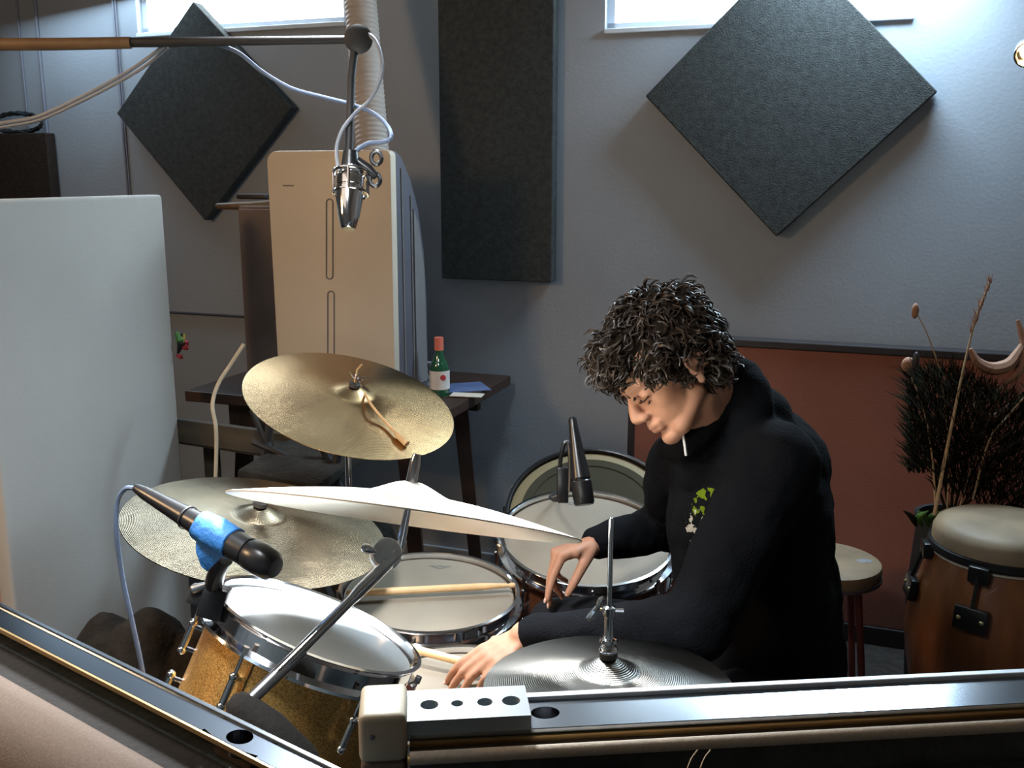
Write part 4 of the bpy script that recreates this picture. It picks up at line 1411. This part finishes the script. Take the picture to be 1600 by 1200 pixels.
def channel(L, wd, holes, hz=0):
    """aluminium U strip: flat web with a raised lip on both edges and round holes through it"""
    bm = bmesh.new()
    # web as grid with holes: build 2 strips around each hole via circle bridging
    hr = .011
    xs = [0]
    for hx in holes:
        xs += [hx - .03, hx + .03]
    xs.append(L)
    y0, y1 = -wd + .002, -.002
    top = []
    for i in range(0, len(xs) - 1):
        xa, xb = xs[i], xs[i + 1]
        if i % 2 == 0:
            vs = [bm.verts.new((x, y, 0)) for x, y in ((xa, y0), (xb, y0), (xb, y1), (xa, y1))]
            bm.faces.new(vs)
        else:
            hx = (xa + xb) / 2; hy = (y0 + y1) / 2
            n_ = 24
            outer = []; inner = []; low = []
            for k in range(n_):
                a = 2 * PI * k / n_
                c_, s_ = math.cos(a), math.sin(a)
                sc_ = min((.03) / max(abs(c_), 1e-6), ((y1 - y0) / 2) / max(abs(s_), 1e-6))
                outer.append(bm.verts.new((hx + c_ * sc_, hy + s_ * sc_, 0)))
                inner.append(bm.verts.new((hx + c_ * hr, hy + s_ * hr * .8, 0)))
                low.append(bm.verts.new((hx + c_ * hr, hy + s_ * hr * .8, -.012)))
            for k in range(n_):
                j_ = (k + 1) % n_
                bm.faces.new((outer[k], outer[j_], inner[j_], inner[k]))
                bm.faces.new((inner[k], inner[j_], low[j_], low[k]))
            for (cx, cy) in ((xa, y0), (xb, y0), (xb, y1), (xa, y1)):
                cv = bm.verts.new((cx, cy, 0))
                # fill the corner left by the ray sampling
                near_ = sorted(outer, key=lambda v: (v.co.x - cx) ** 2 + (v.co.y - cy) ** 2)[:2]
                try:
                    bm.faces.new((cv, near_[0], near_[1]))
                except ValueError:
                    pass
    return bm


def hole_floor(holes, wd):
    bm = bmesh.new()
    for hx in holes:
        box(hx - .02, hx + .02, -wd + .004, -.004, -.016, -.012, bm)
    return bm


hx = (MR.inverted() @ onh(853, 1118, HR)).x
obj('rail_web', channel(L, wr, [hx]), M['alu'], t, Mx=MR, smooth=False)
obj('hole_backing', hole_floor([hx], wr), M['groove'], t, Mx=MR, smooth=False)
obj('rail_lip', box(0, L, -.004, .003, -.016, .0035, bevel=.001), M['alu_lip'], t, Mx=MR, smooth=False)
obj('rail_lip', box(0, L, -wr - .001, -wr + .002, -.016, .001, bevel=.0005), M['alu'], t, Mx=MR, smooth=False)
obj('groove_strip', box(0, L, -wr - .012, -wr - .001, -.020, -.008), M['groove'], t, Mx=MR, smooth=False)
obj('brass_strip', box(0, L, -wr - .0035, -wr - .0015, -.010, -.0035), M['brass'], t, Mx=MR, smooth=False)
obj('core', box(0, L, -wr - .002, .0, -HR, -.017), M['blackfab'], t, Mx=MR, smooth=False)
# cream piping roll
bm = tube([(0.0, -wr - .0150, -.009), (L, -wr - .0150, -.009)], .0048, 16)
obj('piping', bm, M['pad_light'], t, Mx=MR)
# black covering: bulging face with wrinkles
bm = bmesh.new()
nx, nz = 160, 26
g = []
for i in range(nx + 1):
    rowv = []
    for k in range(nz + 1):
        f = k / nz
        x = L * i / nx
        z = -.0125 - f * .5
        y = -wr - .016 - .010 * math.sin(min(1, f * 6) * PI / 2)
        wv = noise.noise(Vector((x * 26 + z * 20, z * 14, 1.3))) * .004 * min(1, f * 12)
        y -= wv
        rowv.append(bm.verts.new((x, y, z)))
    g.append(rowv)
for i in range(nx):
    for k in range(nz):
        bm.faces.new((g[i][k], g[i + 1][k], g[i + 1][k + 1], g[i][k + 1]))
obj('black_cover', bm, M['blackfab'], t, Mx=MR)
obj('face_board', box(0.0, L, -wr - .028, -wr - .004, -HR, -.035), M['blackfab'], t, Mx=MR, smooth=False)
# glossy wrap near the corner
x0, x1 = .004, (MR.inverted() @ onh(995, 1165, HR)).x
bm = bmesh.new()
g = []
nx, nz = 70, 14
for i in range(nx + 1):
    rowv = []
    for k in range(nz + 1):
        f = k / nz
        x = x0 + (x1 - x0) * i / nx
        z = -.024 - f * .075
        y = -wr - .026 - .012 * math.sin(min(1, f * 3) * PI / 2) - noise.noise(Vector((x * 40, z * 60, 5))) * .004
        rowv.append(bm.verts.new((x, y, z)))
    g.append(rowv)
for i in range(nx):
    for k in range(nz):
        bm.faces.new((g[i][k], g[i + 1][k], g[i + 1][k + 1], g[i][k + 1]))
bmesh.ops.solidify(bm, geom=bm.faces[:], thickness=.002)
obj('glossy_wrap', bm, M['gloss'], t, Mx=MR, label='shiny black plastic wrap')
for xx in (1076, 1096):
    pp = [V(xx + 14, 1172, .70), V(xx + 4, 1186, .69), V(xx - 6, 1212, .68)]
    obj('loose_thread', tube(catmull(pp, 4), .0005, 5), M['stalk'], t)

# left partition
A = onh(0, 946, HR); B = onh(520, 1200, HR)
d = (B - A).normalized()
A2 = A - d * .35; B2 = B + d * .06
L = (B2 - A2).length
ML = frame(A2, ZUP, d)
near = ML.inverted() @ onh(212, 1091, HR)
wl_ = -near.y
print('left rail width', wl_)
t = thing('office_partition', 'foreground partition at the lower left with an aluminium rail coloured dark for its reflections and beige padding', 'partition', (A2 + B2) / 2 * Vector((1, 1, 0)))
hx = (ML.inverted() @ onh(375, 1151, HR)).x
obj('rail_web', channel(L, wl_, [hx]), M['alu_dark_reflect'], t, Mx=ML, smooth=False)
obj('hole_backing', hole_floor([hx], wl_), M['groove'], t, Mx=ML, smooth=False)
obj('rail_lip', box(0, L, -.003, .002, -.016, .002, bevel=.001), M['alu'], t, Mx=ML, smooth=False)
obj('brass_strip', box(0, L, -wl_ - .0015, -wl_ + .0005, -.003, .001), M['brass'], t, Mx=ML, smooth=False)
obj('core', box(0, L, -wl_ - .0012, .0, -HR, -.017), M['blackfab'], t, Mx=ML, smooth=False)
gapw = -(ML.inverted() @ onh(160, 1106, HR)).y
gapw = max(gapw, wl_ + .022)
obj('groove_strip', box(0, L, -gapw - .01, -wl_ - .001, -.05, -.018), M['rubber'], t, Mx=ML, smooth=False)
prof = [(-gapw, -.030), (-gapw - .004, -.018), (-gapw - .012, -.011), (-gapw - .024, -.010), (-gapw - .05, -.018), (-gapw - .075, -.05), (-gapw - .085, -.12), (-gapw - .085, -HR), (-gapw, -HR)]
bm = bmesh.new()
a = [bm.verts.new((0, y, z)) for y, z in prof]; b = [bm.verts.new((L, y, z)) for y, z in prof]
bm.faces.new(a); bm.faces.new(b[::-1])
for i in range(len(prof)):
    k = (i + 1) % len(prof)
    bm.faces.new((a[i], b[i], b[k], a[k]))
obj('padding', bm, M['pad'], t, Mx=ML)

# corner post
cp = onh(600, 1092, HR + .012)
t = thing('corner_post', 'cream plastic corner post with a flat arm of four holes joining the partitions', 'post', (cp.x, cp.y, 0))
Pc0 = V(563, 1200, .70)
# block: x extents 560..637, facing camera
z_ = (MR.inverted() @ onh(637, 1100, HR)).x
x1 = z_
x0 = (MR.inverted() @ onh(566, 1100, HR)).x
blk = MR
bm = box(x0, x1, -wr - .006, -.001, -.018, .020, bevel=.005, seg=3)
obj('post_cap', bm, M['cream2'], t, Mx=MR)
obj('post_shaft', box(x0 + .001, x1 - .001, -wr - .005, -.002, -HR, -.0185, bevel=.003), M['pad'], t, Mx=MR, smooth=False)
xe = (MR.inverted() @ onh(826, 1110, HR + .006)).x
bm = bmesh.new()
wa0, wa1 = -wr + .004 - .0, -.001
wa0 = -wr - .001
holes = [(MR.inverted() @ onh(x_, 1108, HR + .012)).x for x_ in (671, 715, 759, 801)]
rads = [.0068, .0045, .0058, .0068]
edges = [x1 - .004] + [(holes[i] + holes[i + 1]) / 2 for i in range(3)] + [xe]
ya, yb = wa0, wa1
ytop = .012
for i, hxx in enumerate(holes):
    xa, xb = edges[i], edges[i + 1]
    hy = (ya + yb) / 2
    n_ = 32
    outer, inner, low, botm = [], [], [], []
    corners = sorted([math.atan2(cy - hy, cx - hxx) % (2 * PI) for cx in (xa, xb) for cy in (ya, yb)])
    angs = sorted(set([2 * PI * k / n_ for k in range(n_)] + corners))
    for a in angs:
        c_, s_ = math.cos(a), math.sin(a)
        tx = (xb - hxx) / c_ if c_ > 1e-9 else ((xa - hxx) / c_ if c_ < -1e-9 else 1e9)
        ty = (yb - hy) / s_ if s_ > 1e-9 else ((ya - hy) / s_ if s_ < -1e-9 else 1e9)
        q = min(tx, ty)
        outer.append(bm.verts.new((hxx + c_ * q, hy + s_ * q, ytop)))
        inner.append(bm.verts.new((hxx + c_ * rads[i], hy + s_ * rads[i], ytop)))
        low.append(bm.verts.new((hxx + c_ * rads[i], hy + s_ * rads[i], ytop - .009)))
    for k in range(len(angs)):
        j_ = (k + 1) % len(angs)
        bm.faces.new((outer[k], outer[j_], inner[j_], inner[k]))
        bm.faces.new((inner[k], inner[j_], low[j_], low[k]))
    bm.faces.new(low)
bmesh.ops.remove_doubles(bm, verts=bm.verts, dist=1e-5)
# skirt
sk = [(edges[0], ya), (xe, ya), (xe, yb), (edges[0], yb)]
va = [bm.verts.new((x, y, ytop)) for x, y in sk]; vb = [bm.verts.new((x, y, -.004)) for x, y in sk]
for i in range(4):
    k = (i + 1) % 4
    bm.faces.new((va[i], va[k], vb[k], vb[i]))
bm.faces.new(vb)
obj('perforated_arm', bm, mat('pale_grey_plastic', (0.23, 0.27, 0.285), 0.4, noise_amt=0.05, nscale=20), t, Mx=MR, smooth=False, label='flat pale grey arm with four round holes')
scp = MR @ Vector((x0 + .010, -wr - .0065, .004))
bm = bmesh.new(); ell(bm, scp, (.002, .0012, .002)); obj('screw', bm, M['greyside'], t)

# ================================================================== THE DRUMMER
z_h = 1.70
pk = R(35)
yw = R(16)
hF = (-(CR * math.cos(pk)) * math.cos(yw) - CU * math.sin(pk) - CF * math.sin(yw) * .9).normalized()
hU0 = (-CR * math.sin(pk) + CU * math.cos(pk))
hU = (hU0 - hF * hU0.dot(hF)).normalized()
hL = hU.cross(hF).normalized()          # person's left, towards the camera
if hL.dot(CF) > 0:
    hL = -hL
HO = V(1055, 583, z_h)


def hp(f, l, u):
    return HO + hF * f + hL * l + hU * u


FR = (hF, hL, hU)
pelvis = V(1195, 1040, 1.88)
belly = V(1185, 930, 1.86)
chest = V(1165, 800, 1.82)
uchest = V(1150, 720, 1.81)
neckb = V(1128, 660, 1.79)
shL = V(1212, 728, 1.68); shR = V(1066, 728, 1.93)
elL = V(1085, 982, 1.58); wrL = V(820, 994, 1.67)
elR = V(1048, 820, 2.12); wrR = V(928, 850, 1.98)
hipL = pelvis + Vector((.0, -.09, -.03)); hipR = pelvis + Vector((.0, .10, -.03))
kneeL = Vector((.24, 1.45, .50)); kneeR = V(872, 985, 1.98)
ankL = Vector((.20, 1.42, .10)); ankR = Vector((kneeR.x - .02, kneeR.y + .02, .10))
TS = (shL - shR).normalized()
bm = bmesh.new()
# head
ell(bm, hp(0, 0, .045), (.097, .076, .088), FR)
ell(bm, hp(.040, 0, .020), (.052, .062, .062), FR)
ell(bm, hp(.036, 0, -.025), (.050, .056, .058), FR)
ell(bm, hp(.034, 0, -.058), (.044, .047, .032), FR)
ell(bm, hp(.070, 0, -.080), (.019, .023, .016), FR)
cap(bm, hp(.086, 0, .018), hp(.103, 0, -.016), .0080, .0110)
ell(bm, hp(.103, 0, -.022), (.0125, .0125, .0115), FR)
for s in (-1, 1):
    ell(bm, hp(.096, s * .012, -.027), (.011, .0075, .008), FR)
    cap(bm, hp(.078, s * .040, .027), hp(.090, s * .012, .025), .009, .009)
    ell(bm, hp(.050, s * .038, -.014), (.026, .020, .024), FR)
    ell(bm, hp(.074, s * .031, .006), (.013, .016, .011), FR)
    cap(bm, hp(.010, s * .046, -.040), hp(.055, s * .026, -.072), .018, .018)
    cap(bm, hp(.085, s * .018, -.047), hp(.092, 0, -.045), .006, .0068)
    cap(bm, hp(.082, s * .016, -.056), hp(.089, 0, -.056), .0062, .0072)
    # ear: helix ring plus lobe
    for k in range(9):
        a0 = R(-60 + k * 30); a1 = R(-60 + (k + 1) * 30)
        cap(bm, hp(-.008 + .017 * math.cos(a0), s * .078, .004 + .028 * math.sin(a0)), hp(-.008 + .017 * math.cos(a1), s * .080, .004 + .028 * math.sin(a1)), .0042, .0042)
    ell(bm, hp(-.006, s * .075, .0), (.014, .005, .024), FR)
    ell(bm, hp(.000, s * .077, -.026), (.008, .005, .009), FR)
cap(bm, hp(-.025, 0, -.02), neckb, .056, .060)
cap(bm, hp(.0, 0, -.05), neckb + (neckb - hp(0, 0, 0)) * .1 + TORSO_F * .02, .048, .055)
# trunk and limbs
for p0, p1, r0, r1 in ((neckb, uchest, .07, .10), (uchest, chest, .115, .12), (chest, belly, .12, .11), (belly, pelvis, .11, .13),
                       (uchest, shL, .085, .060), (uchest, shR, .085, .060), (shL, elL, .052, .040), (elL, wrL, .040, .026),
                       (shR, elR, .052, .040), (elR, wrR, .040, .026), (hipL, kneeL, .085, .055), (hipR, kneeR, .085, .055),
                       (kneeL, ankL, .055, .038), (kneeR, ankR, .055, .038)):
    cap(bm, p0, p1, r0, r1)
for an in (ankL, ankR):
    cap(bm, an - ZUP * .04, an + Vector((-.14, 0, -.065)), .036, .025)


def hand(bm, W, D, N, T, fing, thumb, s=1.0):
    """W wrist, D palm direction, N back of the hand, T thumb side. fing = four (spread, bend1, bend2, bend3)"""
    D = D.normalized(); N = (N - D * N.dot(D)).normalized(); T = (T - D * T.dot(D) - N * T.dot(N)).normalized()
    pal = .082 * s
    tips = []
    ks = []
    for i, (sp, b1, b2, b3) in enumerate(fing):
        off = (.030 - .0195 * i) * s
        kl = pal * (1.0, 1.03, .98, .90)[i]
        K = W + D * kl + T * off
        ks.append(K)
        cap(bm, W + T * off * .45 + D * .005, K, .0135 * s, .0105 * s)
        d = (D + T * math.sin(R(sp))).normalized()
        ln = [(.041, .025, .021), (.045, .029, .022), (.042, .027, .021), (.033, .020, .019)][i]
        rr = [(.0098, .0086, .0078, .0066), (.0100, .0088, .0079, .0067), (.0095, .0083, .0074, .0064), (.0084, .0074, .0066, .0057)][i]
        p = K
        acc = 0
        for q, bnd in enumerate((b1, b2, b3)):
            acc += R(bnd)
            dd = (d * math.cos(acc) - N * math.sin(acc)).normalized()
            pn = p + dd * ln[q] * s
            cap(bm, p, pn, rr[q] * s, rr[q + 1] * s, 10)
            p = pn
        up = (N * math.cos(acc) + d * math.sin(acc)).normalized()
        tips.append((p, dd, up, rr[3] * s))
    for a, b in zip(ks, ks[1:]):
        cap(bm, a - D * .008, b - D * .008, .0105 * s, .0105 * s)
        cap(bm, a - D * .03, b - D * .03, .0115 * s, .0115 * s)
    # thumb leaves the side of the palm near its base
    p = W + D * .018 * s + T * .020 * s - N * .006 * s
    a1, a2, dn = thumb
    d1 = (D * math.cos(R(a1)) + T * math.sin(R(a1)) - N * dn).normalized()
    pn = p + d1 * .042 * s
    cap(bm, p, pn, .0145 * s, .0110 * s, 10)
    d2 = (D * math.cos(R(a2)) + T * math.sin(R(a2)) - N * (dn + .25)).normalized()
    p2 = pn + d2 * .033 * s
    cap(bm, pn, p2, .0108 * s, .0095 * s, 10)
    d3 = (D * math.cos(R(a2 - 12)) + T * math.sin(R(a2 - 12)) - N * (dn + .35)).normalized()
    p3 = p2 + d3 * .024 * s
    cap(bm, p2, p3, .0095 * s, .0075 * s, 10)
    tips.append((p3, d3, (N + T * .6).normalized(), .0075 * s))
    return tips


kL = on_disk(MS, 742, 1050, .016)
nS = MS.to_3x3() @ Vector((0, 0, 1))
WL = wrL.copy()
palmL = V(768, 1026, 1.655)
tipsL = hand(bm, WL, palmL - WL, (nS + CU * .3 - CF * .3), CU * .4 + CF * 1.0,
             ((4, 6, 20, 14), (1, 8, 22, 14), (-2, 10, 24, 16), (-6, 14, 26, 18)), (24, 10, .25), .92)
WR = wrR.copy()
tipsR = hand(bm, WR, V(872, 866, 1.955) - WR, (CU * .9 + CR * -.55 - CF * .15), -CF * 1.0 - CR * .1,
             ((3, 50, 8, 6), (1, 58, 14, 10), (0, 66, 30, 20), (-2, 72, 40, 26)), (26, 8, .72), 1.0)
me = remesh(bm, .0034, 5, .5)
me.materials.append(M['skin'])
dr = obj('person', me, None)
tag(dr, 'drummer in a black hooded top bending over the kit, reaching down with both hands', 'person')

# nails
for tp_, dd, up, rr in tipsL + tipsR:
    nb = bmesh.new()
    yv = dd.cross(up)
    ell(nb, tp_ + up * rr * .62 + dd * rr * .35, (rr * .85, rr * .62, rr * .34), (dd, yv, up))
    obj('fingernail', nb, M['nail'], dr)
# brows and eyelid lines
for s in (-1, 1):
    obj('eyebrow', tube([hp(.101, s * .012, .031), hp(.098, s * .026, .036), hp(.086, s * .044, .033)], [.0025, .0035, .0018], 8), M['hair'], dr)
    obj('eyelashes', tube(catmull([hp(.0865, s * .018, .001), hp(.0885, s * .031, -.003), hp(.081, s * .045, .001)], 4), .0013, 6), M['hair'], dr)
obj('mouth_line', tube(catmull([hp(.088, -.019, -.051), hp(.0965, 0, -.0505), hp(.088, .019, -.051)], 4), .0011, 6), mat('lip_shadow', (.30, .12, .09), .6, noise_amt=.1), dr)

# hair ----------------------------------------------------------
bm = bmesh.new()
ell(bm, hp(-.012, 0, .058), (.102, .086, .092), FR)
ell(bm, hp(.052, 0, .090), (.052, .068, .042), FR)
ell(bm, hp(.090, .008, .072), (.026, .050, .024), FR)
for s in (-1, 1):
    ell(bm, hp(.020, s * .070, .038), (.056, .018, .034), FR)
    ell(bm, hp(.010, s * .073, .018), (.014, .009, .018), FR)
    ell(bm, hp(-.045, s * .055, .0), (.038, .026, .050), FR)
ell(bm, hp(-.070, 0, .0), (.030, .058, .050), FR)
me = remesh(bm, .006, 3)
for v in me.vertices:
    v.co += Vector(noise.noise_vector(v.co * 30)) * .012
cap_me = me
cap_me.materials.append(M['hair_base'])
rnd = random.Random(3)
samp = [(v.co.copy(), v.normal.copy()) for v in cap_me.vertices]
hcen = hp(-.01, 0, .05)
bm = bmesh.new()
for cnt in range(3000):
    p, out = samp[rnd.randrange(len(samp))]
    if (p - hcen).dot(out) < 0:
        continue
    # strands comb away from the crown, tousled
    crown = hp(-.05, 0, .14)
    flow = (p - crown); flow = flow - out * flow.dot(out)
    flow = flow.normalized() if flow.length > 1e-4 else out.orthogonal()
    rv = Vector((rnd.uniform(-1, 1), rnd.uniform(-1, 1), rnd.uniform(-1, 1)))
    tg_ = (flow + rv * .9); tg_ = (tg_ - out * tg_.dot(out)).normalized()
    bt = out.cross(tg_)
    L_k = rnd.uniform(.018, .042)
    cr_ = rnd.uniform(.003, .009)
    turn = rnd.uniform(2.0, 4.6) * rnd.choice((-1, 1))
    lift = rnd.uniform(.06, .36)
    pts = []
    for k in range(6):
        q = k / 5
        pts.append(p - out * .004 + tg_ * L_k * q * .8 + bt * cr_ * math.sin(turn * q) + out * (L_k * lift * math.sin(q * 2.4) + cr_ * .5 * (1 - math.cos(turn * q))))
    r0 = rnd.uniform(.0011, .0032)
    tube(pts, [r0 * .8, r0, r0, r0 * .8, r0 * .55, r0 * .15], 4, bm)
ho_ = obj('hair', bm, M['hair'], dr)
ho_['label'] = 'thick dark tousled curly hair'
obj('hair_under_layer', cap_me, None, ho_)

# hooded top ----------------------------------------------------
bm = bmesh.new()
nk = (hp(-.02, 0, -.06) + neckb) / 2
for p0, p1, r0, r1 in ((uchest + CR * .01, chest, .125, .140), (chest, belly, .145, .150), (belly, pelvis, .145, .150),
                       (neckb + (uchest - neckb) * .5, uchest, .085, .12),
                       (uchest, shL, .100, .076), (uchest, shR, .100, .074), (shL, shL + (elL - shL) * .5, .076, .066), (shL + (elL - shL) * .5, elL, .066, .058), (elL, wrL + (elL - wrL) * .10, .058, .036),
                       (shR, elR, .074, .056), (elR, wrR + (elR - wrR) * .04, .056, .034)):
    cap(bm, p0, p1, r0, r1)
# rounded upper back
ell(bm, uchest + Vector((.065, .03, -.02)), (.11, .15, .12))
ell(bm, chest + Vector((.040, .0, -.02)), (.120, .165, .17))
ell(bm, belly + Vector((.01, .0, .0)), (.130, .165, .16))
# cuff rolls
for wv, ev, rr in ((wrL, elL, .036), (wrR, elR, .034)):
    dd = (wv - ev).normalized()
    cap(bm, wv - dd * .035, wv - dd * .016, rr + .001, rr)
# hood bunched behind neck + collar
hb = neckb + (hp(-.09, 0, 0) - hp(0, 0, 0)) * .9
cen = V(1118, 652, 1.79)
axn = (hp(0, 0, -.05) - neckb).normalized()
xx = TORSO_F.copy(); xx = (xx - axn * xx.dot(axn)).normalized(); yy = axn.cross(xx)
prev = None
for k in range(13):
    a = R(-150 + k * 25)
    # a = 0 is the back
    q = neckb + (-xx * math.cos(a) + yy * math.sin(a)) * (.070) + axn * (.030 + .020 * math.cos(a))
    rr = .020 + .022 * max(0, math.cos(a * .6))
    if prev:
        cap(bm, prev[0], q, prev[1], rr)
    prev = (q, rr)
for q0, q1 in (((1136, 606, 1.735), (1124, 640, 1.715)), ((1124, 640, 1.715), (1100, 676, 1.705)), ((1100, 676, 1.705), (1068, 700, 1.72)), ((1068, 700, 1.72), (1040, 700, 1.76))):
    cap(bm, V(*q0), V(*q1), .021, .022)
ell(bm, V(1096, 726, 1.77), (.055, .055, .050))
ell(bm, V(1160, 612, 1.79), (.045, .055, .038))
ell(bm, V(1186, 640, 1.80), (.060, .075, .040))
me = remesh(bm, .007, 5, .6)
for v in me.vertices:
    nv = noise.noise(Vector((v.co.x * 16 + v.co.z * 6, v.co.y * 16, v.co.z * 9)))
    n2 = noise.noise(v.co * 34)
    v.co += v.normal * (nv * .009 + n2 * .003)
me.materials.append(M['hoodie'])
obj('hooded_top', me, None, dr, label='black hooded top with a small lime and white print on the chest')
# draw cord
pc = [V(1066, 674, 1.672), V(1069, 690, 1.668), V(1072, 712, 1.668)]
obj('draw_cord', tube(catmull(pc, 4), .0022, 6), M['white'], dr, label='short white cord at the collar')

# trousers
bm = bmesh.new()
for p0, p1, r0, r1 in ((pelvis, pelvis - ZUP * .04, .15, .14), (hipL, kneeL, .100, .070), (hipR, kneeR, .100, .066), (kneeL, ankL + ZUP * .02, .070, .055), (kneeR, ankR + ZUP * .02, .066, .055)):
    cap(bm, p0, p1, r0, r1)
me = remesh(bm, .010, 4)
for v in me.vertices:
    v.co += v.normal * noise.noise(v.co * 14) * .010
    v.co.z = max(v.co.z, .04)
me.materials.append(M['jeans'])
obj('trousers', me, None, dr)
for an in (ankL, ankR):
    bm = bmesh.new()
    cap(bm, an + Vector((.02, 0, -.055)), an + Vector((-.15, 0, -.068)), .042, .034)
    cap(bm, an + Vector((0, 0, .0)), an + Vector((0, 0, -.05)), .044, .042)
    box(an.x - .18, an.x + .06, an.y - .040, an.y + .040, .0, .022, bm, bevel=.008)
    me = remesh(bm, .006, 2)
    for v in me.vertices:
        v.co.z = max(v.co.z, 0.001)
    me.materials.append(M['black'])
    obj('shoe', me, None, dr)

# drum throne
sb = pelvis.copy()
t = thing('drum_throne', 'black padded drum throne under the drummer', 'stool', (sb.x, sb.y, 0))
hs = pelvis.z - .165
obj('seat', lathe([(0, hs + .005), (.14, hs + .003), (.165, hs - .02), (.165, hs - .06), (.15, hs - .075), (0, hs - .075)], 36), M['black'], t, Mx=Matrix.Translation((sb.x, sb.y, 0)))
obj('pole', tube([(sb.x, sb.y, hs - .07), (sb.x, sb.y, .06)], .014, 12), M['chrome'], t)
stand_legs(t, Vector((sb.x, sb.y, 0)), .26, .24, M['chrome'], .2)
print('objects', len(col.objects))
